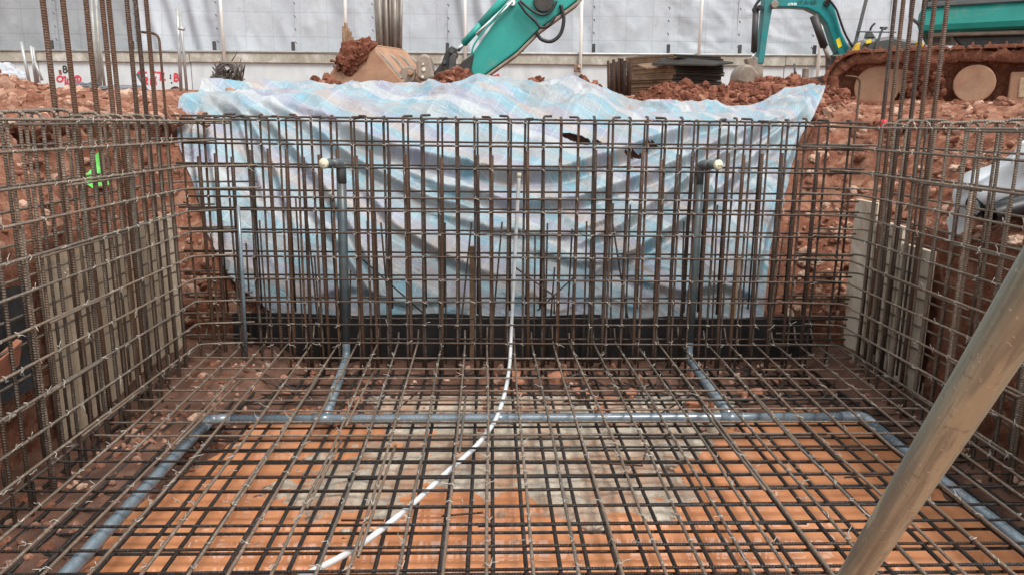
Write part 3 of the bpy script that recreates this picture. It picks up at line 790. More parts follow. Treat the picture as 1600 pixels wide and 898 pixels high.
vm = a.n('ShaderNodeVectorMath', operation='MULTIPLY_ADD'); a.l(nx.outputs['Color'], vm.inputs[0]); vm.inputs[1].default_value = (.22, .22, 0); a.l(uv, vm.inputs[2])
ro = vm.outputs[0]
sx = a.n('ShaderNodeSeparateXYZ'); a.l(ro, sx.inputs[0])
CY, LA, BE, WH, GR = (.175, .335, .405), (.26, .275, .355), (.345, .305, .29), (.41, .445, .46), (.25, .315, .34)
def bands(src, period, cols):
    t_ = a.math('FRACT', a.math('DIVIDE', src, period))
    k = len(cols); st_ = []
    for i, c_ in enumerate(cols):
        st_.append((i/k, c_)); st_.append(((i+.82)/k, c_))
    return a.ramp(t_, st_)
b1 = bands(sx.outputs[1], .96, [CY, WH, LA, CY, BE, LA, CY, GR])
b2 = bands(sx.outputs[0], .92, [WH, CY, BE, WH, LA, WH])
c = a.mix(.30, b1, b2)
def lines(src, period, w):
    t_ = a.math('FRACT', a.math('DIVIDE', src, period)); return a.math('LESS_THAN', t_, w)
ln = a.math('MAXIMUM', lines(sx.outputs[1], .13, .035), lines(sx.outputs[0], .153, .03))
c = a.mix(a.math('MULTIPLY', ln, .5), c, (.56, .60, .62))
dn = a.noise(a.mapping(uv, (1, 1, 1)), 2.2, 6, .7, .6)
c = a.mix(a.ramp(dn, [(.44, 0), (.66, .62)]), c, (.27, .235, .21))
c = a.mix(a.ramp(a.noise(uv, 9, 5, .7), [(.55, 0), (.8, .35)]), c, (.40, .38, .36))
wr = a.noise(a.mapping(uv, (1, 1.7, 1), (0, 0, .5)), 13, 6, .68, 1.1)
w2 = a.noise(uv, 55, 3, .6)
cr = a.math('ABSOLUTE', a.math('SUBTRACT', a.noise(a.mapping(uv, (1, 2.2, 1), (0, 0, .3)), 4.5, 4, .6, .8), .5))
cr = a.math('MINIMUM', cr, .08)
nb = a.bump(a.math('ADD', a.math('ADD', wr, a.math('MULTIPLY', cr, 7.0)), a.math('MULTIPLY', w2, .12)), .42, .016)
M['tarp'] = a.fin(c, .38, 0, nb)
tr = a.n('ShaderNodeBsdfTranslucent'); a.l(c, tr.inputs['Color']); mx = a.n('ShaderNodeMixShader'); mx.inputs[0].default_value = .12
a.l(a.b.outputs[0], mx.inputs[1]); a.l(tr.outputs[0], mx.inputs[2]); a.l(mx.outputs[0], a.out.inputs['Surface'])
o = fastmesh('tarpaulin', TV, GF[~hole], M['tarp'], uv=np.stack([x-.45*s, s+.55*x+.32*np.maximum(0, x-.4)**2], 1))
tag(o, 'torn pastel striped tarpaulin draped over the bank behind the cage', 'tarpaulin')

# black membrane strip at the foot of the rear bank
M['black'] = plain('black_membrane', (.012, .012, .013), .45, 0, .4, 10, .006, (.05, .035, .028), .35)
M['blackfelt'] = plain('black_bitumen_felt', (.035, .036, .040), .6, 0, .6, 25, .012, (.09, .07, .055), .35)
st = thing('membrane_strip', (.2, 5.64, -.2), 'black membrane strip along the foot of the striped tarpaulin', 'membrane')
mb = MB()
for k in range(2):
    xa, xb = ((-1.95, .85), (.70, 2.5))[k]
    n = 40; up_ = []
    for i in range(n):
        X = xa+(xb-xa)*i/(n-1); y = 5.60-.018*k+.008*math.sin(i*.9+k)
        zt = .185-.02*k+.010*math.sin(i*.37+k*2)-(.0 if k else .012*(i/n))
        up_.append((X, y, zt))
    mb = MB()
    for i in range(n-1):
        A, B = up_[i], up_[i+1]
        mb.prism([A, B, (B[0], B[1]-.01, -.26), (A[0], A[1]-.01, -.26)], (0, .014, 0))
    mb.build('membrane_sheet', M['black'], st)

# stakes behind the cage
M['wood'] = plain('rough_brown_timber', (.20, .12, .068), .85, 0, .4, 14, .006, (.09, .05, .03), .5)
M['palewood'] = plain('pale_timber', (.42, .30, .19), .8, 0, .25, 14, .005, (.2, .12, .07), .4)
def stake(label, px, py, lean, mat):
    q = pt(px, py, 5.6); b = Vector((q.x+lean, 5.58, -.2)); u_ = (q-b)
    t = thing('timber_stake', b, label, 'stake', 'timber stakes')
    MB().prism([b+Vector((-.022, -.012, 0)), b+Vector((.022, -.012, 0)), b+Vector((.02, .014, 0)), b+Vector((-.02, .014, 0))], u_).build('shaft', mat, t, False, .003)
    MB().prism([q+Vector((-.024, -.014, -.002)), q+Vector((.024, -.014, -.002)), q+Vector((.022, .016, -.002)), q+Vector((-.022, .016, -.002))], (.004, 0, .018)).build('split_top', mat, t, False, .006)
stake('brown timber stake behind the middle of the rear cage', 738, 388, .0, M['wood'])
stake('pale timber stake near the right end of the tarpaulin', 1153, 404, -.03, M['palewood'])

# ---------------------------------------------------------------- boards and panels on the side banks
bf = thing('board_lining', (-2.40, 4.8, -.25), 'stained beige boards lining the left bank behind the cage', 'formwork')
a = N('weathered_formwork_board'); p = a.pos()
oi = a.n('ShaderNodeObjectInfo').outputs['Random']
gr = a.noise(a.mapping(p, (14, 14, 1.1)), 3, 6, .65); n2 = a.noise(p, 7, 6, .7)
c = a.ramp(gr, [(.3, (.50, .375, .25)), (.55, (.66, .52, .365)), (.75, (.75, .62, .46))])
c = a.mix(a.math('MULTIPLY', oi, .5), c, (.50, .40, .29))
c = a.mix(a.ramp(n2, [(.50, 0), (.66, .6)]), c, (.30, .19, .12))
M['board'] = a.fin(c, .85, 0, a.bump(gr, .5, .004))
yy = 4.02; k = 0
while yy < 5.62:
    w = random.choice((.20, .24, .28, .32))
    zt = .905+.03*(yy-4)/1.5+random.uniform(-.015, .015)
    MB().box((-2.392+.075*max(0, (yy-4.2)/1.4)+random.uniform(-.006, .006), yy+w/2, (zt-.32)/2), (.024, w-.007, zt+.32)).build('board', M['board'], bf, False, .003)
    yy += w
# felt and tile nearer the camera
fe = []
for i in range(26):
    row = []
    for j in range(20):
        y = 2.6+i*.050; z = .25+j*.027
        row.append((-2.37+.03*math.sin(y*5+z*3)+.02*math.sin(z*9+y*2)-.02*j/20, y, z*1.0+(.05*math.sin(y*4) if j > 15 else 0)-.0))
    fe.append(row)
Vv = np.array(fe).reshape(-1, 3)
tag(fastmesh('bitumen_sheet', Vv, gridfaces(26, 20), M['blackfelt']), 'crumpled black felt sheet hanging low behind the left cage', 'membrane')
M['terracotta'] = plain('terracotta', (.42, .17, .10), .8, 0, .2, 12, .004)
q = ptx(18, 565, -2.30)
tm = Matrix.Rotation(R(14), 3, 'X') @ Matrix.Rotation(R(20), 3, 'Y')
MB().box((-2.305, q.y-.06, q.z), (.03, .26, .15), tm).build('clay_tile', M['terracotta'], None, False, .004)
tag(bpy.data.objects['clay_tile'], 'broken terracotta tile caught against the black felt at far left', 'tile')
rp = thing('panel_lining', (2.80, 5.0, -.25), 'pale concrete panels lining the right bank behind the cage', 'panel')
for y0, y1, zt in ((5.34, 5.68, 1.07), (4.98, 5.33, .95), (4.62, 4.97, .84)):
    MB().box((2.80+random.uniform(-.006, .006), (y0+y1)/2, (zt-.32)/2), (.04, y1-y0-.006, zt+.32)).build('panel', M['concrete_old'], rp, False, .004)

# white sheet and black pipe ends on the right bank
M['white_sheet'] = plain('white_plastic_sheet', (.62, .66, .69), .5, 0, .06, 5, .006, (.5, .40, .32), .3)
n_i, n_j = 60, 46
W = []
cA, cB = ptx(1482, 376, 2.79), ptx(1502, 282, 2.88)
cC, cD = ptx(1660, 192, 3.06), ptx(1660, 306, 2.86)
for i in range(n_i):
    for j in range(n_j):
        uu = i/(n_i-1); vv = j/(n_j-1)
        q_ = cA.lerp(cD, uu).lerp(cB.lerp(cC, uu), vv)
        q_.z += .16*math.sin(uu*math.pi)*(1-vv)*.9+.035*math.sin(uu*9+vv*2)*uu+.02*math.sin(vv*8-uu*5)
        q_.x += -.05*math.sin(vv*3.1)+.02*math.sin(uu*11+vv*3)+.012*math.sin(uu*19-vv*9)+.010*math.sin(uu*6+vv*14)
        W.append(tuple(q_))
tag(fastmesh('plastic_sheet', np.array(W), gridfaces(n_i, n_j), M['white_sheet']), 'crumpled white plastic sheet lying on the right bank over black pipes', 'sheet')
M['blackpipe'] = plain('black_polythene', (.012, .012, .013), .35, 0, .2, 10, .001)
for k, (yy, zz, lab) in enumerate(((4.27, 1.205, 'black pipe end under the white sheet, the left of two'), (4.12, 1.175, 'black pipe end under the white sheet, at the picture edge'))):
    t = thing('black_pipe', (2.82, yy, zz), lab, 'pipe', 'black pipes on the right bank')
    v_ = Vector((.97, .12, .22)).normalized(); A = Vector((2.78, yy, zz-.045)); n = 24; mb = MB()
    mb.tube([A, A+v_*.5, A+v_*1.1], .062, n, False)
    mb.tube([A+v_*1.1, A+v_*.5, A], .054, n, False)
    mb.build('tube', M['blackpipe'], t, True)
    mb = MB(); X_ = v_.cross(Vector((0, 0, 1))).normalized(); Y_ = v_.cross(X_)
    ringp = [A+(X_*math.cos(i*2*math.pi/n)+Y_*math.sin(i*2*math.pi/n))*.058 for i in range(n+1)]
    mb.tube(ringp, .0055, 6, False); mb.build('rim', M['blackpipe'], t, True)
# green packet on the left bank
M['green'] = plain('green_plastic_film', (.14, .55, .10), .35, 0, .5, 12, .004)
Gp = []
for i in range(16):
    for j in range(12):
        u_, v_ = i/15, j/11
        Gp.append((-2.60-.08*v_+.012*math.sin(u_*8+v_*5), 5.06+.20*u_+.08*v_*u_, 1.16+.20*v_*(.35+.65*u_)+.03*u_+.012*math.sin(u_*6-v_*4)))
tag(fastmesh('plastic_packet', np.array(Gp), gridfaces(16, 12), M['green']), 'bright green plastic packet lying on the left clay bank', 'packet')

# ---------------------------------------------------------------- stones one can pick out
def stone(label, p, r, flat=(1, .8, .7), grp=None, mat='stone', seed=0, sub=3):
    v, f = rockshape(sub, 200+seed, .42, flat)
    ang = random.uniform(0, 6.28); ca, sa = math.cos(ang), math.sin(ang)
    v = np.stack([v[:, 0]*ca-v[:, 1]*sa, v[:, 0]*sa+v[:, 1]*ca, v[:, 2]], 1)*r
    me_o = fastmesh('stone', v, f, M[mat], smooth=False)
    me_o.location = p
    return tag(me_o, label, 'stone', grp)
q = pt(362, 146, 7.45)
v, f = rockshape(4, 77, .35, (1, .55, .40))
o = fastmesh('stone', v*.155, f, plain('tan_stone', (.42, .26, .16), .9, 0, .3, 14, .02, (.36, .17, .09), .5, 1.0), smooth=True); o.location = q
tag(o, 'large tan stone weighing down the left top of the tarpaulin', 'stone')
lb = BANKV[sel_side & (BANKV[:, 0] < 0) & (BANKV[:, 1] > 3.0) & (BANKV[:, 1] < 5.4)]
rb = BANKV[sel_side & (BANKV[:, 0] > 0) & (BANKV[:, 1] > 3.6)]
rr = BANKV[sel_rr & (BANKV[:, 0] > 0) & (BANKV[:, 2] < 1.5)]
for k in range(14):
    stone('pale stone set in the left clay bank behind the cage', lb[RNG.integers(len(lb))], RNG.uniform(.04, .085), (1, .8, .65), 'stones in the left bank', 'stone', k)
for k in range(9):
    stone('pale stone set in the right clay bank behind the cage', rb[RNG.integers(len(rb))], RNG.uniform(.04, .08), (1, .8, .65), 'stones in the right bank', 'stone', 20+k)
for k in range(22):
    stone('pale stone in the gravelly bank right of the tarpaulin', rr[RNG.integers(len(rr))], RNG.uniform(.025, .065), (1, .8, .7), 'stones right of the tarpaulin', 'stone', 40+k)
M['brick'] = plain('broken_brick', (.36, .14, .075), .85, 0, .3, 12, .01, (.3, .2, .14), .3)
for k in range(16):
    p_ = Vector((RNG.uniform(-1.6, 2.1), RNG.uniform(4.35, 5.35), -.185+RNG.uniform(-.02, .015)))
    Mr = Matrix.Rotation(RNG.uniform(0, 3), 3, 'Z') @ Matrix.Rotation(RNG.uniform(-.3, .3), 3, 'X')
    o = MB().box(p_, (RNG.uniform(.09, .2), RNG.uniform(.06, .1), .055), Mr).build('brick', M['brick'], None, False, .008)
    tag(o, 'broken brick lying on the mud below the far bars', 'brick', 'broken bricks on the pit floor')

# ---------------------------------------------------------------- background: barrier, hoarding
YFN = 16.0
def tilt(X): return .0049*(X+9.8)
a = N('whitewashed_barrier'); p = a.pos()
n1 = a.noise(a.mapping(p, (1, 1, .35)), 2.2, 6, .7); n2 = a.noise(a.mapping(p, (1.4, 1.4, .6)), 3, 6, .7)
c = a.ramp(n2, [(.3, (.42, .45, .455)), (.6, (.52, .545, .55))])
c = a.mix(a.ramp(n1, [(.55, 0), (.75, .7)]), c, (.47, .45, .38))
M['barrier'] = a.fin(c, .85, 0, a.bump(n2, .3, .004))
a = N('dirty_coping_concrete'); p = a.pos()
n1 = a.noise(a.mapping(p, (1, 1, .6)), 2.8, 6, .75, .4); n2 = a.noise(p, 18, 5, .7)
c = a.ramp(n1, [(.3, (.22, .20, .155)), (.52, (.35, .325, .27)), (.68, (.54, .53, .49))])
c = a.mix(a.ramp(n2, [(.5, 0), (.72, .6)]), c, (.22, .20, .14))
M['coping'] = a.fin(c, .85, 0, a.bump(n2, .4, .006))
bar_t = thing('concrete_barrier', (0, YFN, 2.0), 'long whitewashed concrete barrier wall across the back of the site', 'wall')
seg = list(np.arange(-18.0, 18.1, 3.0))
for x0, x1 in zip(seg[:-1], seg[1:]):
    z0 = tilt((x0+x1)/2)
    MB().box(((x0+x1)/2, YFN, 2.33+z0), (x1-x0-.012, .24, .86)).build('wall_block', M['barrier'], bar_t, False, .01)
    MB().box(((x0+x1)/2, YFN-.02, 2.83+z0), (x1-x0-.008, .30, .19)).build('coping_block', M['coping'], bar_t, False, .012)
# spray-painted marks on the barrier face
def marks(name, strokes, w, mat, label, Yf=YFN-.124):
    mb = MB()
    for si, stq in enumerate(strokes):
        ps = [pt(a_, b_, Yf-.0006*si) for a_, b_ in stq]
        for i in range(len(ps)-1):
            A, B = ps[i], ps[i+1]; dv = (B-A)
            if dv.length < 1e-5: continue
            dv.normalize(); nn = Vector((-dv.z, 0, dv.x))*w/2
            A = A-dv*w*.3; B = B+dv*w*.3; e = Vector((0, -.00004*i, 0))
            mb.add([A+nn+e, A-nn+e, B-nn+e, B+nn+e], [(0, 1, 2, 3)])
    return tag(mb.build(name, mat, bar_t), label)
M['redpaint'] = plain('red_spray_paint', (.48, .035, .055), .7, 0, .3, 30)
M['blackpaint'] = plain('black_spray_paint', (.02, .022, .02), .7, 0, .3, 30)
def arc(cx, cy, rx, ry, a0, a1, n=10):
    return [(cx+rx*math.cos(R(a0+(a1-a0)*i/n)), cy-ry*math.sin(R(a0+(a1-a0)*i/n))) for i in range(n+1)]
marks('painted_letters', [arc(93.6, 124, 4.4, 4.2, 35, 350, 12)+[(98.5, 121.5), (102, 120.6)], [(102, 120.6), (102.2, 133)], [(106, 124), (105, 130.5), (109, 132.5)], [(116, 125), (118, 125)], [(121, 121), (121.2, 128)], arc(121.2, 124.3, 4.8, 5, 150, -200, 14)], .034, M['redpaint'], 'red painted letters C7L-D')
marks('painted_letters', [[(98.6, 104.2), (99.4, 113.5)], arc(100, 106.3, 3.4, 2.4, 95, -80, 8), arc(100.6, 111.3, 4.2, 2.7, 90, -90, 8)], .03, M['blackpaint'], 'black painted letter B')
marks('painted_spot', [[(93.6, 111), (94.5, 116)]], .055, plain('dark_red_paint', (.20, .06, .05), .7), 'small dark red painted spot')
marks('painted_letters', [[(229, 113.8), (215.8, 114.4)], [(220.5, 109.5), (215.8, 114.6), (221.5, 119.5)], arc(242, 117.5, 3.3, 4.4, 60, 300, 10), [(246, 114), (251.5, 113.8), (250.5, 126)], [(255.5, 114.5), (254.6, 124), (258, 125.5)], arc(274, 118.6, 3.6, 2.8, 110, -90, 8), arc(274.3, 124, 4.4, 3.2, 90, -90, 8), [(272.8, 116), (272.6, 127)], [(225.5, 123), (229.5, 121.5), (230, 125), (225.5, 130.8), (231, 131.2)], [(236, 133), (235.5, 124), (239, 128), (242, 124), (243.8, 132)]], .036, M['redpaint'], 'red painted arrow with letters C7L:B and 2M')
marks('painted_dots', [[(266.3, 117.8), (266.4, 119.2)], [(266.3, 121.8), (266.4, 123.2)], [(268, 129.5), (268.2, 130.3)]], .03, M['blackpaint'], 'dark dots between the red letters')
marks('painted_ring', [arc(274, 146, 8, 8.5, 20, 165, 10), [(268, 144.5), (273.5, 144.2), (270, 147.5)]], .05, M['blackpaint'], 'black ring with a figure painted low on the wall')
marks('painted_letters', [[(760, 119), (764, 118)], [(768, 118.5), (771, 121)], [(773, 119.5), (779, 117.5)]], .045, M['redpaint'], 'small red painted strokes above the tarpaulin')

M['sheet'] = None
def sheet_mat(name, lo, hi):
    a = N(name); p = a.pos()
    n1 = a.noise(a.mapping(p, (1, 1, .5)), 1.6, 6, .65); n2 = a.noise(a.mapping(p, (1, 1, 1.4), (0, .5, 0)), 5, 6, .7, 1.2)
    c = a.ramp(n1, [(.3, lo), (.7, hi)])
    sxyz = a.n('ShaderNodeSeparateXYZ'); a.l(p, sxyz.inputs[0])
    t_ = a.math('FRACT', a.math('DIVIDE', sxyz.outputs[2], .47)); t2 = a.math('FRACT', a.math('DIVIDE', sxyz.outputs[0], .55))
    ln = a.math('MAXIMUM', a.math('LESS_THAN', t_, .03), a.math('LESS_THAN', t2, .022))
    c = a.mix(a.math('MULTIPLY', ln, .55), c, (lo[0]*.75, lo[1]*.75, lo[2]*.75))
    c = a.mix(a.ramp(a.noise(p, 9, 5, .75), [(.56, 0), (.74, .5)]), c, (lo[0]*.6, lo[1]*.58, lo[2]*.55))
    return a.fin(c, .55, 0, a.bump(n2, .22, .03))
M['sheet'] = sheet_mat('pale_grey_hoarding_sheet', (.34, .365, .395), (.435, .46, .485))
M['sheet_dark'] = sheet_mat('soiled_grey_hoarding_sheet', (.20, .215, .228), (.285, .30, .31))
M['galv'] = plain('galvanised_tube', (.36, .37, .365), .45, .35, .2, 6, .002, (.3, .22, .14), .3)
M['cream_tube'] = plain('cream_painted_tube', (.82, .82, .77), .5, 0, .06, 6, .002)
M['darkmetal'] = plain('dark_steel', (.045, .047, .05), .55, .2, .4, 10, .004, (.12, .075, .05), .35)
hf = thing('hoarding_fence', (0, YFN+.05, 2.9), 'tall fence of pale grey sheets tied to tubes behind the barrier', 'fence')
bpx = [-280, -155, -30, 92, 216, 342, 463, 583, 700, 815, 925, 1040, 1150, 1265, 1385, 1500, 1620, 1745, 1870]
YS = YFN+.12
for k in range(len(bpx)-1):
    x0, x1 = pt(bpx[k], 80, YS).x, pt(bpx[k+1], 80, YS).x
    nI, nJ = 44, 60
    uu = np.linspace(0, 1, nI); vv = np.linspace(0, 1, nJ)
    U_, V_ = np.meshgrid(uu, vv, indexing='ij'); U_ = U_.ravel(); V_ = V_.ravel()
    X = x0+(x1-x0+.03)*U_; zb_ = 2.965+tilt((x0+x1)/2)+.03*np.sin(U_*math.pi)*RNG.uniform(-1, 1)
    Z = zb_+V_*2.45
    pp = np.stack([X*1.0, Z*.35, X*0+k*7], 1)
    dpt = .10*fbm(pp, 1.5, 3, 70+k, .5)+.028*fbm(np.stack([X+Z*.35, Z*.5-X*.2, X*0+k], 1), 2.2, 2, 90+k, .4, True)
    if k in (4, 8): dpt += .06*np.sin((U_*8+V_*2.5)*math.pi)*(1-V_*.4)
    if k in (11, 12): dpt += .022*fbm(np.stack([(X+Z)*1.2, Z*2, X*0], 1), 2.0, 2, 93, .5, True)
    edge = np.minimum(U_, 1-U_)*6
    Yv = YS-np.clip(dpt*np.clip(edge, .25, 1), -.09, .12)+(.012 if k % 2 else 0)
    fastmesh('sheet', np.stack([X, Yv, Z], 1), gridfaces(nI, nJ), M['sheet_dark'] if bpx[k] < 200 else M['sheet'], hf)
    xb = x1
    MB().box((xb, YFN-.12, 3.04+tilt(xb)), (.065, .05, .21)).build('foot_bracket', M['darkmetal'], hf, False, .006)
    MB().tube([(xb, YS+.10, 2.9), (xb, YS+.10, 5.4)], .03, 8).build('rear_post', M['galv'], hf, True)
    mb = MB()
    for zz in np.arange(3.2, 5.3, .25):
        mb.tube([(xb, YS-.06, zz), (xb+.012, YS-.085, zz-.01), (xb+.03, YS-.06, zz-.04)], .009, 4)
    tag(mb.build('eyelet_tie', M['darkmetal'], hf), kind='stuff')
xs0, xs1 = pt(-280, 80, YFN).x, pt(1870, 80, YFN).x
MB().tube([(xs0, YFN-.17, 2.945+tilt(xs0)), (xs1, YFN-.17, 2.945+tilt(xs1))], .026, 10).build('bottom_rail', M['galv'], hf, True)
MB().tube([(xs0, YFN+.2, 5.38), (xs1, YFN+.2, 5.38)], .026, 10).build('top_rail', M['galv'], hf, True)
for xp, zb_ in ((350, 2.75), (541, 2.85), (727, 2.6), (908, 2.1), (1092, 2.85), (1280, 2.3)):
    X = pt(xp, 85, YFN-.25).x
    MB().tube([(X, YFN-.24, zb_), (X+RNG.uniform(-.03, .03), YFN-.22, 5.4)], .032, 10).build('standing_tube', M['cream_tube'], hf, True)

# socket box on a tube
q = pt(902, 107, YFN-.30)
jb = thing('socket_box', q, 'small rusty socket box fixed to a tube on the barrier', 'box')
MB().box(q, (.13, .10, .15)).build('case', plain('rusty_box', (.20, .13, .09), .7, .1, .4, 20), jb, False, .01)
MB().tube([q+Vector((.03, -.05, .02)), q+Vector((.03, -.085, .02))], .03, 12).build('socket', M['stone'], jb, True)
MB().tube(smooth([q+Vector((.04, 0, -.08)), q+Vector((.08, -.02, -.25)), q+Vector((.2, -.02, -.5))]), .009, 6).build('cable', M['galv'], jb, True)

# ---------------------------------------------------------------- materials stacked behind the pit
def rods(name, label, cat, spec, mat, r, part='bar', grp=None, n=8):
    q = pt(spec[0][0], spec[0][1], spec[0][4])
    t = thing(name, q, label, cat, grp)
    for x0, y0, x1, y1, Y in spec:
        MB().tube([pt(x0, y0, Y), pt(x1, y1, Y+RNG.uniform(-.05, .05))], r*RNG.uniform(.85, 1.2), n).build(part, mat, t, True)
    return t
spec = []
for i in range(13):
    b = 583+i*3.3+RNG.uniform(-1, 1); spec.append((b+8-i*.35, 92, b+3-(6-i)*.35, -22+RNG.uniform(-15, 8), 14.0+RNG.uniform(-.12, .12)))
rods('tube_bundle', 'tall leaning bundle of grey steel tubes behind the digger bucket', 'tubes', spec, plain('dull_steel_tube', (.25, .225, .195), .5, .35, .35, 5, .002, (.2, .12, .07), .4), .030, 'tube')
spec = [(538+i*3.4, 88, 537+i*3.3, 36+abs(i-1)*6+RNG.uniform(-3, 5), 14.2+.05*i) for i in range(5)]
rods('post_group', 'short rusty posts standing left of the tube bundle', 'posts', spec, M['wood'], .032, 'post')
spec = [(951+i*4.0+RNG.uniform(-.6, .6), 150, 951+i*4.3+RNG.uniform(-1, 1), 92+RNG.uniform(0, 9)-i*.4, 11.2+RNG.uniform(-.1, .1)) for i in range(9)]
rods('bar_group', 'close row of short upright rusty bars left of the sheet stack', 'bars', spec, M['bar_rust'], .022, 'bar')
spec = [(1330/1+i*0, 0, 0, 0, 0) for i in range(0)]
spec = [(283, 143, 277, 14, 13.5), (292, 143, 281, 18, 13.6), (279, 45, 288, 46, 13.4)]
rods('tube_pair', 'pair of slim grey tubes standing behind the left starter bars', 'tubes', spec, M['galv'], .026, 'tube')
spec = [(47, 135, 33, 66, 13), (56, 132, 48, 72, 13.1), (60, 130, 51, 74, 13.2), (66, 126, 54, 96, 13.0)]
rods('rod_group', 'three thin grey rods leaning on the barrier at far left', 'rods', spec, M['galv'], .022, 'rod')
spec = [(153, 150, 142, -10, 13.2), (158, 150, 149, -14, 13.3), (164, 140, 152, 40, 13.4)]
rods('tube_group', 'cream tubes standing just right of the second starter bar', 'tubes', spec, plain('dull_tube', (.30, .29, .26), .5, .2, .3, 5), .024, 'tube')
# dark grey bag and pale crumpled sheet against the wall
def lump(name, label, cat, q, size, mat, seed, sub=4):
    v, f = rockshape(sub, seed, .45, (1, 1, 1)); o = fastmesh(name, v*np.array(size), f, mat, smooth=True); o.location = q; return tag(o, label, cat)
lump('folded_sheet', 'crumpled pale grey sheet heaped at the far left of the barrier', 'sheet', pt(8, 128, 13.5), (.36, .25, .32), M['sheet'], 301)
lump('rubble_bag', 'dark grey bag lying before the barrier behind the starter bars', 'bag', pt(133, 139, 12.5), (.22, .18, .10), plain('dark_grey_bag', (.09, .09, .10), .6, 0, .3, 10, .01), 302)
lump('rubble_bag', 'dark grey bag between the red wall letters and the heap', 'bag', pt(190, 143, 12.5), (.36, .18, .09), plain('slate_bag', (.12, .125, .13), .6, 0, .3, 10, .01), 303)
MB().tube([pt(215, 117, 13), pt(238, 157, 12.2)], .022, 8).build('loose_rod', M['darkmetal'], None, True)
tag(bpy.data.objects['loose_rod'], 'single dark rod leaning below the red painted arrow', 'rod')

# scrap heap
sc = thing('scrap_heap', pt(350, 138, 12.8), 'tangled heap of dark scrap bars and wire before the barrier', 'scrap heap')
M['scrap'] = plain('dark_scrap_steel', (.060, .048, .040), .6, .2, .5, 12, .003, (.12, .07, .04), .4)
for k in range(70):
    x0 = RNG.uniform(336, 380); y0 = RNG.uniform(128, 140); L = RNG.uniform(10, 36)
    a_ = RNG.normal(95, 38); x1 = np.clip(x0+L*math.cos(R(a_)), 332, 382); y1 = max(99, y0-L*math.sin(R(a_)))
    mid = ((x0+x1)/2+RNG.uniform(-2.5, 2.5), (y0+y1)/2+RNG.uniform(-2, 2)); Y = 12.8+RNG.uniform(-.25, .25)
    MB().tube(smooth([pt(x0, y0, Y), pt(*mid, Y+RNG.uniform(-.1, .1)), pt(x1, y1, Y)], 4), .0125, 6).build('scrap_bar', M['scrap'], sc, True)
for k in range(16):
    x0 = RNG.uniform(316, 350); y0 = RNG.uniform(120, 137); Y = 12.7+RNG.uniform(-.2, .2)
    MB().tube([pt(x0, y0, Y), pt(x0+RNG.uniform(18, 34), y0+RNG.uniform(-5, 6), Y+.1)], .02, 6).build('scrap_bar', M['scrap'], sc, True)
for k in range(6):
    cx_, cy_ = 357+RNG.uniform(-8, 8), 108+RNG.uniform(-6, 8); r_ = RNG.uniform(8, 17); Y = 12.75+RNG.uniform(-.15, .15)
    MB().tube([pt(*p_, Y) for p_ in arc(cx_, cy_+6, r_, r_*.9, -20, 210, 12)], .014, 6).build('bent_bar', M['scrap'], sc, True)
for x0, y0, x1, y1 in ((362, 96, 371, 82), (376, 118, 383, 100), (352, 108, 343, 96), (372, 112, 377, 92)):
    MB().tube([pt(x0, y0, 12.8), pt(x1, y1, 12.85)], .008, 5).build('wire_end', M['scrap'], sc, True)

# stack of formwork sheets
ply = thing('sheet_stack', pt(1050, 142, 11.0), 'stack of brown plywood sheets with blackened ends', 'plywood stack')
M['ply_dark'] = plain('blackened_ply', (.020, .017, .014), .8, 0, .6, 18, .02, (.07, .05, .035), .4)
M['ply'] = plain('brown_ply_edge', (.24, .15, .085), .8, 0, .4, 10, .006, (.10, .06, .035), .5)
c0 = pt(1051, 141, 11.0)
ang = R(22); ex = Vector((math.cos(ang), math.sin(ang), 0)); ey = Vector((-math.sin(ang)*1.0, math.cos(ang), 0))
z = c0.z-.05
for k in range(17):
    th_ = RNG.uniform(.022, .034); j = RNG.uniform(-.03, .03); w = .86+RNG.uniform(-.04, .03); L = .95+RNG.uniform(-.12, .08)
    o_ = c0+ex*j+ey*RNG.uniform(-.03, .03); o_.z = z
    far = -1.0
    # long side runs up-left away from the camera, end face towards the right
    left_dir = Vector((-.62, .78, 0)).normalized()
    MB().prism([o_, o_+ex*w, o_+ex*w+left_dir*L, o_+left_dir*L], (0, 0, th_)).build('sheet', M['ply'] if k % 4 else M['wood'], ply, False, .003)
    MB().prism([o_+ex*.01+Vector((.004, -.03, .002)), o_+ex*(w-.02)+Vector((0, -.03, .002)), o_+ex*(w-.02)+Vector((0, -.004, .002)), o_+ex*.01+Vector((0, -.004, .002))], (0, 0, th_*.8)).build('blackened_end', M['ply_dark'], ply, False, .004)
    z += th_+RNG.uniform(.0, .006)
tilted = [pt(1018, 102, 10.95), pt(1048, 87, 11.2), pt(1146, 100, 11.3), pt(1115, 104, 10.8)]
MB().prism(tilted, (0, 0, .022)).build('top_sheet', M['ply_dark'], ply, False, .003)
MB().prism([pt(995, 103, 10.9), pt(1050, 97, 11.5), pt(1070, 101, 11.4), pt(1010, 109, 10.8)], (0, 0, .02)).build('top_sheet', M['wood'], ply, False, .003)

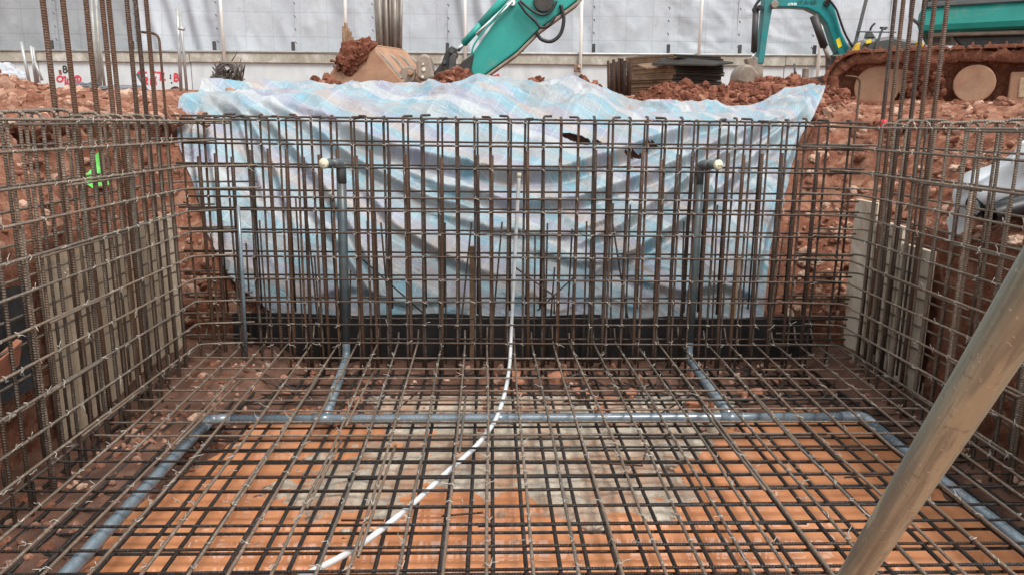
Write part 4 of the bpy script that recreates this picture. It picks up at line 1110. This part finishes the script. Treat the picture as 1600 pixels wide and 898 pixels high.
# ---------------------------------------------------------------- excavators
a = N('worn_teal_paint'); p = a.pos()
n1 = a.noise(p, 2.5, 6, .7, .3); n2 = a.noise(p, 22, 5, .7)
c = a.ramp(n1, [(.3, (.008, .21, .175)), (.7, (.016, .30, .25))])
c = a.mix(a.ramp(n2, [(.66, 0), (.74, .8)]), c, (.02, .14, .12))
c = a.mix(a.ramp(a.noise(p, 3.1, 6, .75, .6), [(.55, 0), (.75, .5)]), c, (.24, .26, .20))
M['teal'] = a.fin(c, a.ramp(n1, [(.3, .35), (.7, .6)]), 0, a.bump(n2, .1, .003))
M['blue_teal'] = plain('blue_teal_paint', (.008, .20, .205), .4, 0, .25, 4, .002, (.10, .13, .11), .35)
M['mudmetal'] = plain('clay_coated_steel', (.33, .19, .115), .85, 0, .2, 5, .008, (.24, .10, .055), .6)
M['greymetal'] = plain('worn_grey_steel', (.27, .22, .175), .6, .2, .3, 9, .005, (.15, .10, .07), .5)
M['blackmetal'] = plain('greasy_black_steel', (.025, .025, .022), .45, .2, .4, 9, .004, (.09, .065, .045), .35)
M['rubber'] = plain('black_rubber', (.015, .015, .015), .5, 0, .3, 20, .002)
M['chrome'] = plain('chrome_rod', (.75, .75, .74), .18, .9, .05, 5)
M['mud'] = soil_mat('caked_track_mud', (.085, .026, .014), (.255, .096, .055), (.40, .19, .12), False, 1.6, .05)
M['yellow'] = plain('yellow_paint', (.70, .42, .03), .45, 0, .15, 6)
M['hood'] = plain('charcoal_hood', (.085, .095, .095), .45, 0, .25, 6, .002, (.2, .15, .1), .3)
M['glass'] = plain('dark_cab_glass', (.03, .033, .036), .12, 0, .3, 4)
def plate(name, pp, Y, th_, mat, parent, bevel=.012, smooth_=False):
    pts = [pt(x_, y_, Y-th_/2) for x_, y_ in pp]
    return MB().prism(pts, (0, th_, 0)).build(name, mat, parent, smooth_, bevel)
def pin(name, x_, y_, Y, r_px, th_, mat, parent):
    A = pt(x_, y_, Y-th_/2); r_ = r_px*Y/F_PX
    return MB().tube([A, A+Vector((0, th_, 0))], r_, 24).build(name, mat, parent, False, .008)
def ptube(name, pp, Y, r_px, mat, parent, n=12):
    P = [pt(x_, y_, Y) for x_, y_ in pp]
    return MB().tube(smooth(P, 6) if len(P) > 2 else P, r_px*Y/F_PX, n).build(name, mat, parent, True)
YE = 10.0
ex_ = thing('excavator', (5.9, 9.2, 1.85), 'large teal excavator on mud caked tracks reaching its bucket left', 'excavator')
arm = plate('arm', [(727, 128), (718, 112), (728, 92), (741, 80), (775, 32), (800, 1), (860, -75), (985, -165), (1010, -130), (902, 1), (842, 46), (806, 82), (752, 121)], YE, .34, M['teal'], ex_, .02)
plate('arm_tip', [(704, 128), (712, 108), (724, 95), (741, 83), (737, 108), (742, 124), (722, 133)], YE, .40, M['blackmetal'], ex_, .02)
plate('edge_strip', [(752, 122.5), (806, 83.5), (842, 47.5), (902, 2.5), (1010, -129), (1014, -125), (905, 6), (845, 50), (808, 87), (755, 125)], YE, .38, M['greymetal'], arm, .006)
ptube('bucket_cylinder', [(724, 69), (754, 36)], YE-.1, 5.2, M['teal'], ex_, 16)
ptube('bucket_cylinder', [(752, 39), (804, -20)], YE-.1, 6.4, M['teal'], ex_, 16)
ptube('cylinder_rod', [(715, 80), (726, 67)], YE-.1, 3.0, M['chrome'], ex_)
ptube('cylinder_rod', [(745, 55), (800, 3)], YE-.24, 3.2, M['chrome'], ex_)
ptube('hydraulic_line', [(737, 85), (742, 68), (765, 38), (792, 8)], YE-.26, 1.4, M['teal'], ex_)
pin('pivot_cap', 801, 5, YE, 4.4, .44, M['chrome'], ex_)
pin('arm_boss', 850, 2, YE, 15, .46, M['blackmetal'], ex_)
ptube('hydraulic_hose', [(810, 3), (822, 20), (836, 33), (845, 43), (858, 40), (868, 25)], YE-.26, 2.2, M['rubber'], ex_)
ptube('hydraulic_hose', [(812, 1), (830, 16), (848, 24), (862, 16), (870, 2)], YE-.24, 1.8, M['rubber'], ex_)
ptube('hydraulic_hose', [(838, 51), (846, 62), (862, 65), (876, 53), (881, 30), (876, 8)], YE-.2, 2.7, M['rubber'], ex_)
plate('link_lever', [(676, 116), (690, 98), (697, 78), (706, 72), (714, 76), (716, 88), (704, 108), (690, 122)], YE-.16, .06, M['blackmetal'], ex_, .012)
plate('link_lever', [(676, 116), (690, 98), (697, 78), (706, 72), (714, 76), (716, 88), (704, 108), (690, 122)], YE+.16, .06, M['blackmetal'], ex_, .012)
plate('link_lever', [(699, 128), (702, 92), (708, 82), (714, 86), (711, 108), (708, 131)], YE-.22, .05, M['darkmetal'], ex_, .012)
for x_, y_, r_ in ((705.5, 80.5, 3.6), (694, 98, 3.2)): pin('pin_boss', x_, y_, YE-.12, r_, .26, M['darkmetal'], ex_)
plate('quick_coupler', [(651, 122), (650, 96), (656, 86), (665, 84), (672, 88), (676, 104), (680, 122), (664, 128)], YE-.02, .36, M['greymetal'], ex_, .03)
for x_, y_, r_ in ((662, 109, 3.0), (661, 101, 1.6), (660, 121, 2.2)): pin('coupler_pin', x_, y_, YE-.02, r_, .40, M['concrete_old'], ex_)
# bucket: side plates, wrapper, ribs and lugs
bd = Vector((.34, .82, .02)); out = [(503, 141), (519, 118), (535, 95), (548, 79), (558, 73), (566, 71.5), (576, 74), (624, 131)]
near = [pt(x_, y_, 9.75) for x_, y_ in out]
bk = MB().prism(near, (.03, .045, 0)).build('bucket', M['mudmetal'], ex_, False, .01)
MB().prism([q_+bd for q_ in near], (.03, .045, 0)).build('bucket_side', M['mudmetal'], bk, False, .01)
mb = MB()
for i in range(len(near)-1):
    A, B = near[i], near[i+1]
    e_ = (B-A).normalized(); nn = Vector((e_.z, 0, -e_.x))*-.03
    mb.prism([A, B, B+nn, A+nn], bd)
mb.build('bucket_wrapper', M['mudmetal'], bk)
for fr in (.05, .35, .65, .95):
    A = near[6]+bd*fr; B = near[7]+bd*fr
    e_ = (B-A).normalized(); nn = Vector((-e_.z, 0, e_.x))
    MB().prism([A+e_*.03, B-e_*.04, B-e_*.05+nn*.05, A+e_*.2+nn*.06, A+e_*.05+nn*.02], (.02, .045, 0)).build('rib', M['greymetal'], bk, False, .006)
for dY in (-.12, .22):
    plate('bucket_lug', [(618, 128), (628, 106), (640, 104), (649, 108), (650, 116), (646, 127), (632, 131)], YE+dY, .05, M['greymetal'], bk, .01)
pin('lug_pin', 640.5, 114, YE-.02, 4.0, .46, M['mudmetal'], bk)
sp = np.array([pt(533+x_*40+y_*8-8, 106-x_*32+y_*14-8, 9.73) for x_, y_ in zip(RNG.uniform(0, 1, 400), RNG.uniform(0, 1, 400))])
keepm = np.array([(x_-pt(535, 95, 9.72).x)*.9+(z_-pt(535, 95, 9.72).z) > -.12 for x_, _, z_ in sp])
v_, f_ = rockshape(4, 515, .5, (1, 1, 1)); v_ = v_*np.array([.25, .07, .15]); ca_ = math.cos(R(40)); sa_ = math.sin(R(40))
v_ = np.stack([v_[:, 0]*ca_-v_[:, 2]*sa_, v_[:, 1], v_[:, 0]*sa_+v_[:, 2]*ca_], 1); v_ = v_*(1+.25*fbm(v_, 14, 3, 516, .6))[:, None]
fastmesh('soil_lump', v_+np.array(pt(554, 88, 9.74)), f_, M['freshclod'], bk, attr={'tint': .5+.5*fbm(v_, 20, 2, 517)})
o = scatter('caked_soil', sp[:400]+RNG.normal(size=(400, 3))*.03, RNG.uniform(.006, .024, 400), M['freshclod'], bk, 1, .8); tag(o, kind='stuff')
# boom out of the picture towards the house
def beam(name, pts_, w, h, mat, parent):
    for i in range(len(pts_)-1):
        A, B = Vector(pts_[i]), Vector(pts_[i+1]); dv = (B-A).normalized()
        sdv = dv.cross(Vector((0, 0, 1))).normalized(); u_ = sdv.cross(dv)
        MB().prism([A+sdv*w/2+u_*h/2, A-sdv*w/2+u_*h/2, A-sdv*w/2-u_*h/2, A+sdv*w/2-u_*h/2], B-A).build(name, mat, parent, False, .02)
pj = pt(965, -130, YE)
beam('boom', [(7.0, 9.2, 3.75), (5.3, 9.5, 5.3), (3.4, 9.75, 5.5), (pj.x, pj.y, pj.z)], .4, .55, M['teal'], ex_)
# tracks and house
A0 = Vector((4.46, 10.2, 0)); td = Vector((.845, -.53, 0)).normalized(); tn = Vector((.53, .845, 0)).normalized()
def tp(sx_, z_, o_=0): return A0+td*sx_+tn*o_+Vector((0, 0, z_))
def track(offset, full):
    zb_, zt_, L = 1.80, 2.52, 3.4
    rr_ = (zt_-zb_)/2; prof_ = []
    for i in range(15):
        a_ = math.pi/2+math.pi*i/14; prof_.append((rr_*1.05+rr_*1.05*math.cos(a_), zb_+rr_+rr_*math.sin(a_)))
    for i in range(1, 24): prof_.append((rr_+(L-2*rr_)*i/24, zb_))
    for i in range(15):
        a_ = -math.pi/2+math.pi*i/14; prof_.append((L-rr_+rr_*math.cos(a_), zb_+rr_+rr_*math.sin(a_)))
    for i in range(1, 34): prof_.append((L-rr_-(L-2*rr_)*i/34, zt_+.025*math.sin(i*.3)))
    dense = []
    for i in range(len(prof_)):
        p0, p1 = prof_[i], prof_[(i+1) % len(prof_)]
        for k in range(4): dense.append((p0[0]+(p1[0]-p0[0])*k/4, p0[1]+(p1[1]-p0[1])*k/4))
    dense = np.array(dense); n = len(dense)
    cen = np.stack([np.clip(dense[:, 0], rr_, L-rr_), np.full(n, zb_+rr_)], 1)
    nn = dense-cen; nn /= np.linalg.norm(nn, axis=1)[:, None]
    rows = []; wid = np.linspace(0, .5, 16)
    ring = [(0.0, w) for w in wid]+[(-.13, w) for w in wid[::-1]]
    VV = []
    for d_, w in ring:
        P = dense+nn*d_
        q3 = np.stack([P[:, 0]*td.x+tn.x*(w+offset)+A0.x, P[:, 0]*td.y+tn.y*(w+offset)+A0.y, P[:, 1]], 1)
        dis = .05*fbm(q3, 3.2, 4, 401, .6)+.06*fbm(q3, 8, 4, 402, .65)+(.03*(np.arange(n) % 12 < 5) if d_ == 0 else 0)
        q3[:, 0] += nn[:, 0]*td.x*dis; q3[:, 1] += nn[:, 0]*td.y*dis; q3[:, 2] += nn[:, 1]*dis
        if w == 0: q3[:, :2] -= np.array([tn.x, tn.y])*(.05+.05*fbm(q3, 5, 3, 403)[:, None])
        VV.append(q3)
    VV = np.array(VV); nr = len(ring)
    F = []
    for i in range(nr):
        for j in range(n):
            F.append((i*n+j, i*n+(j+1) % n, ((i+1) % nr)*n+(j+1) % n, ((i+1) % nr)*n+j))
    tr_ = fastmesh('track', VV.reshape(-1, 3), np.array(F), M['mud'], ex_)
    zc = zb_+rr_
    sh = MB()
    for k in range(26):
        if k < 18: cx_, cz_, na = .42+k*.17, zt_+.03, math.pi/2
        else: na = math.pi/2+(k-17)*math.pi/9.5; cx_, cz_ = rr_*1.05+(rr_*1.05+.03)*math.cos(na), zb_+rr_+(rr_+.03)*math.sin(na)
        tx_, tz_ = -math.sin(na), math.cos(na); hw = .07
        base_ = [tp(cx_+tx_*hw*a_+math.cos(na)*b_, cz_+tz_*hw*a_+math.sin(na)*b_, offset-.10+.03*math.sin(k*2.3)) for a_, b_ in ((-1, -.02), (1, -.02), (1, .02), (.5, .025), (.35, .06), (.15, .06), (0, .025), (-1, .02))]
        o_ = MB().prism(base_, tn*.6).build('track_shoe', M['mud'], tr_, False, .008)
    def disc(name, sx_, z_, r_, o0, o1, mat):
        return MB().tube([tp(sx_, z_, offset+o0), tp(sx_, z_, offset+o1)], r_, 36).build(name, mat, tr_, False, .015)
    gi, gj = 90, 20
    sxx = np.linspace(.12, L-.1, gi); zzz = np.linspace(zb_+.02, zt_-.04, gj)
    SX2, ZZ2 = np.meshgrid(sxx, zzz, indexing='ij'); SX2 = SX2.ravel(); ZZ2 = ZZ2.ravel()
    bp_ = np.stack([SX2, ZZ2, SX2*0], 1); ob = offset+.17+.07*fbm(bp_, 3.5, 4, 411, .6)-.13*np.exp(-((SX2-1.17)/.22)**2)-.14*sstep(zt_-.30, zt_-.12, ZZ2)
    fastmesh('packed_mud', np.stack([A0.x+td.x*SX2+tn.x*ob, A0.y+td.y*SX2+tn.y*ob, ZZ2], 1), gridfaces(gi, gj), M['mud'], tr_)
    disc('idler', .58, zc-.05, .27, .05, .42, M['mudmetal'])
    disc('sprocket', 1.66, zc-.03, .225, -.03, .40, M['mudmetal'])
    MB().prism([tp(.62, zc-.14, offset+.06), tp(1.3, zc-.12, offset+.06), tp(1.3, zc+.16, offset+.06), tp(.55, zc+.18, offset+.06)], tn*.3).build('track_frame', M['mudmetal'], tr_, False, .02)
    MB().prism([tp(2.02, zb_+.10, offset+.0), tp(3.2, zb_+.10, offset+.0), tp(3.2, zc+.10, offset+.0), tp(2.02, zc+.10, offset+.0)], tn*.34).build('side_frame', M['mudmetal'], tr_, False, .02)
    MB().prism([tp(2.12, zb_+.16, offset-.012), tp(3.1, zb_+.16, offset-.012), tp(3.1, zc+.03, offset-.012), tp(2.12, zc+.03, offset-.012)], tn*.02).build('frame_panel', M['palewood'], tr_, False, .01)
    if full:
        pts_ = []
        for k in range(330):
            sx_ = RNG.uniform(.2, 3.2); up_ = RNG.random()
            if up_ < .45: pts_.append(tuple(tp(sx_, zt_+RNG.uniform(-.05, .04), offset+RNG.uniform(-.06, .4))))
            elif up_ < .7: pts_.append(tuple(tp(sx_, zt_-RNG.uniform(.06, .2), offset+RNG.uniform(.02, .3))))
            else: pts_.append(tuple(tp(RNG.uniform(.9, 1.35), zc+RNG.uniform(-.3, .15), offset+RNG.uniform(.0, .1))))
        pts_ = np.array(pts_)
        tag(scatter('caked_mud', pts_, RNG.uniform(.02, .06, len(pts_)), M['freshclod'], tr_), kind='stuff')
track(0, True); track(1.9, False)
def hp(sx_, z_, o_): return tp(sx_, z_, o_)
hz = 2.78
MB().prism([hp(.95, hz, .25), hp(4.3, hz, .25), hp(4.3, hz+.32, .25), hp(.95, hz+.32, .25)], tn*2.0).build('house', M['teal'], ex_, False, .09)
MB().prism([hp(1.0, hz+.32, .28), hp(4.3, hz+.32, .28), hp(4.3, hz+1.2, .34), hp(1.15, hz+1.2, .34)], tn*1.9).build('cab_glazing', M['glass'], ex_, False, .03)
for sx_ in (1.02, 2.1, 3.2):
    MB().tube([hp(sx_, hz+.3, .25), hp(sx_+.08, hz+1.25, .32)], .04, 8).build('cab_post', M['hood'], ex_, True)
MB().prism([hp(1.0, hz+.30, .22), hp(4.3, hz+.30, .22), hp(4.3, hz+.36, .22), hp(1.0, hz+.36, .22)], tn*.05).build('sill_strip', M['hood'], ex_, False, .01)
MB().prism([hp(1.5, hz-.22, .45), hp(3.9, hz-.22, .45), hp(3.9, hz+.02, .45), hp(1.3, hz+.02, .45)], tn*1.5).build('turntable', M['blackmetal'], ex_, False, .02)
MB().tube([hp(1.1, hz-.02, .35), hp(2.2, hz-.04, .38)], .03, 10).build('step_tube', M['greymetal'], ex_, True)
mb = MB(); pth = [hp(.98, hz+.1, .3), hp(.86, hz+.2, .3), hp(.84, hz+1.1, .32), hp(1.0, hz+1.2, .34)]
MB().tube(pth, .022, 8).build('hand_rail', M['hood'], ex_, True)

# mini excavator behind
YM = 12.4
mi = thing('mini_excavator', (pt(1380, 140, YM).x, YM, 2.05), 'small blue teal excavator with yellow hood folded behind the tracks', 'excavator')
bo = plate('boom', [(1204, 12), (1206, -14), (1222, -12), (1290, -8), (1301, 2), (1306, 18), (1315, 50), (1329, 78), (1330, 88), (1312, 88), (1303, 70), (1293, 38), (1280, 22), (1262, 13.5), (1240, 12)], YM, .20, M['blue_teal'], mi, .02)
plate('stick', [(1184, 100), (1190, 50), (1194, 10), (1196, -22), (1209, -22), (1207, 14), (1199, 62), (1194, 100)], YM, .18, M['blue_teal'], mi, .015)
ptube('bucket_cylinder', [(1178, 82), (1181, 14)], YM-.06, 4.6, M['darkmetal'], mi)
ptube('cylinder_rod', [(1176, 96), (1178, 80)], YM-.06, 2.2, M['chrome'], mi)
pin('boom_pin', 1211, 7, YM, 5.5, .30, M['greymetal'], mi)
pin('stick_pin', 1188, 12, YM, 4, .28, M['blackmetal'], mi)
pin('elbow_pin', 1293, 5, YM, 5, .26, M['blackmetal'], mi)
ptube('boom_cylinder', [(1271, 25), (1288, 74)], YM-.18, 5.8, M['darkmetal'], mi)
ptube('cylinder_rod', [(1288, 74), (1296, 96)], YM-.18, 3.0, M['greymetal'], mi)
ptube('hydraulic_hose', [(1294, -2), (1306, 14), (1312, 30), (1320, 52), (1332, 74)], YM-.16, 1.6, M['rubber'], mi)
ptube('hydraulic_hose', [(1190, -4), (1180, 10), (1178, 20)], YM-.14, 2.2, M['rubber'], mi)
plate('swing_post', [(1300, 86), (1332, 84), (1342, 100), (1336, 122), (1300, 118)], YM, .26, M['blackmetal'], mi, .02)
plate('warning_label', [(1306, 63), (1312, 59), (1316, 72), (1310, 76)], YM-.105, .008, plain('yellow_label', (.80, .62, .02), .5), bo, .0)
plate('linkage', [(1166, 92), (1178, 88), (1192, 94), (1193, 120), (1182, 124), (1172, 108)], YM, .16, M['greymetal'], mi, .015)
plate('bucket', [(1151, 128), (1154, 112), (1164, 100), (1176, 102), (1188, 116), (1190, 134), (1174, 136)], YM-.08, .42, M['greymetal'], mi, .04)
plate('bucket_tooth', [(1150, 124), (1153, 119), (1157, 124), (1154, 134)], YM-.18, .06, M['concrete_old'], mi, .01)
plate('hood', [(1336, 84), (1341, 70), (1352, 61), (1372, 60), (1396, 56), (1420, 62), (1442, 64), (1446, 90), (1336, 92)], YM+.2, .9, M['hood'], mi, .05)
plate('hood_corner', [(1334, 80), (1340, 69), (1345, 66), (1343, 82)], YM-.3, .1, M['yellow'], mi, .01)
plate('yellow_mark', [(1353, 65), (1361, 61), (1362, 67), (1354, 69)], YM-.28, .03, plain('yellow_mark_paint', (.78, .60, .04), .5), mi, .0)
plate('yellow_panel', [(1432, 66), (1441, 62), (1444, 74), (1433, 74)], YM-.3, .05, M['yellow'], mi, .01)
ptube('roll_bar', [(1333, 82), (1353, 2), (1358, -20)], YM-.2, 2.6, M['hood'], mi)
ptube('guard_rail', [(1338, 50), (1400, 51)], YM-.25, 1.0, M['hood'], mi)
ptube('control_lever', [(1358, 58), (1361, 44), (1367, 37)], YM-.1, 1.6, M['rubber'], mi)
plate('lever_boot', [(1354, 60), (1358, 48), (1362, 48), (1370, 60)], YM-.1, .12, M['hood'], mi, .02)
ptube('seat_arm', [(1367, 80), (1378, 48), (1384, 46)], YM-.28, 1.8, M['hood'], mi)
ptube('seat_arm', [(1375, 44), (1386, 44)], YM-.28, 1.6, M['rubber'], mi)
plate('undercarriage', [(1290, 118), (1450, 112), (1455, 142), (1292, 146)], YM+.25, 1.0, M['blackmetal'], mi, .04)
# dozer blade
plate('blade', [(1205, 140), (1330, 132), (1331, 136), (1206, 144)], YM-.35, .10, M['darkmetal'], mi, .01)
ptube('blade_arm', [(1242, 112), (1246, 128), (1252, 135), (1330, 134)], YM-.3, 2.2, M['darkmetal'], mi)
ptube('blade_arm', [(1241, 100), (1243, 130)], YM-.3, 1.5, M['darkmetal'], mi)
plate('blade_bracket', [(1256, 131), (1258, 107), (1265, 105), (1264, 131)], YM-.3, .12, M['greymetal'], mi, .015)
# lettering on the mini boom: pale brush-like word and dark block letters, as worn as in the photograph
def px_strokes(name, strokes, w, mat, parent, Y):
    mb = MB()
    for si, stq in enumerate(strokes):
        ps = [pt(x_, y_, Y-.0006*si) for x_, y_ in stq]
        for i in range(len(ps)-1):
            A, B = ps[i], ps[i+1]; dv = (B-A).normalized(); nn_ = Vector((-dv.z, 0, dv.x))*w/2
            e = Vector((0, -.00004*i, 0)); mb.add([A+nn_+e, A-nn_+e, B-nn_+e, B+nn_+e], [(0, 1, 2, 3)])
    return mb.build(name, mat, parent)
wt = plain('white_lettering', (.72, .82, .80), .6); dk = plain('dark_lettering', (.006, .09, .09), .5)
px_strokes('white_lettering', [[(1231.5, 5.8), (1232, 9.5)], [(1234, 5.2), (1234, 9)], [(1236, 4.4), (1236, 9)], [(1236, 6.5), (1238.5, 6.5)], [(1238.5, 5), (1238.5, 9)], arc(1242, 7, 1.6, 1.7, 0, 330, 8), [(1244, 5), (1244, 9)]], .012, wt, bo, YM-.104)
px_strokes('dark_lettering', [[(1248, 1.5), (1248, 8)], [(1251, 7.5), (1251, 1.5), (1254.5, 1.5)], [(1251, 4.5), (1254, 4.5)], [(1256, 8), (1259.5, .5)], [(1259.5, .5), (1261.5, 7.5)], [(1258, 5.2), (1261, 5)], [(1263, 4.4), (1265.5, 4.2)], [(1270.5, .8), (1267.5, .8), (1267.5, 6.8), (1270.5, 6.6)], [(1267.5, 3.8), (1270, 3.7)], [(1272.5, 6.4), (1272.5, .5), (1275, 1.6), (1275, 5.2), (1272.5, 6.4)]], .014, dk, bo, YM-.104)
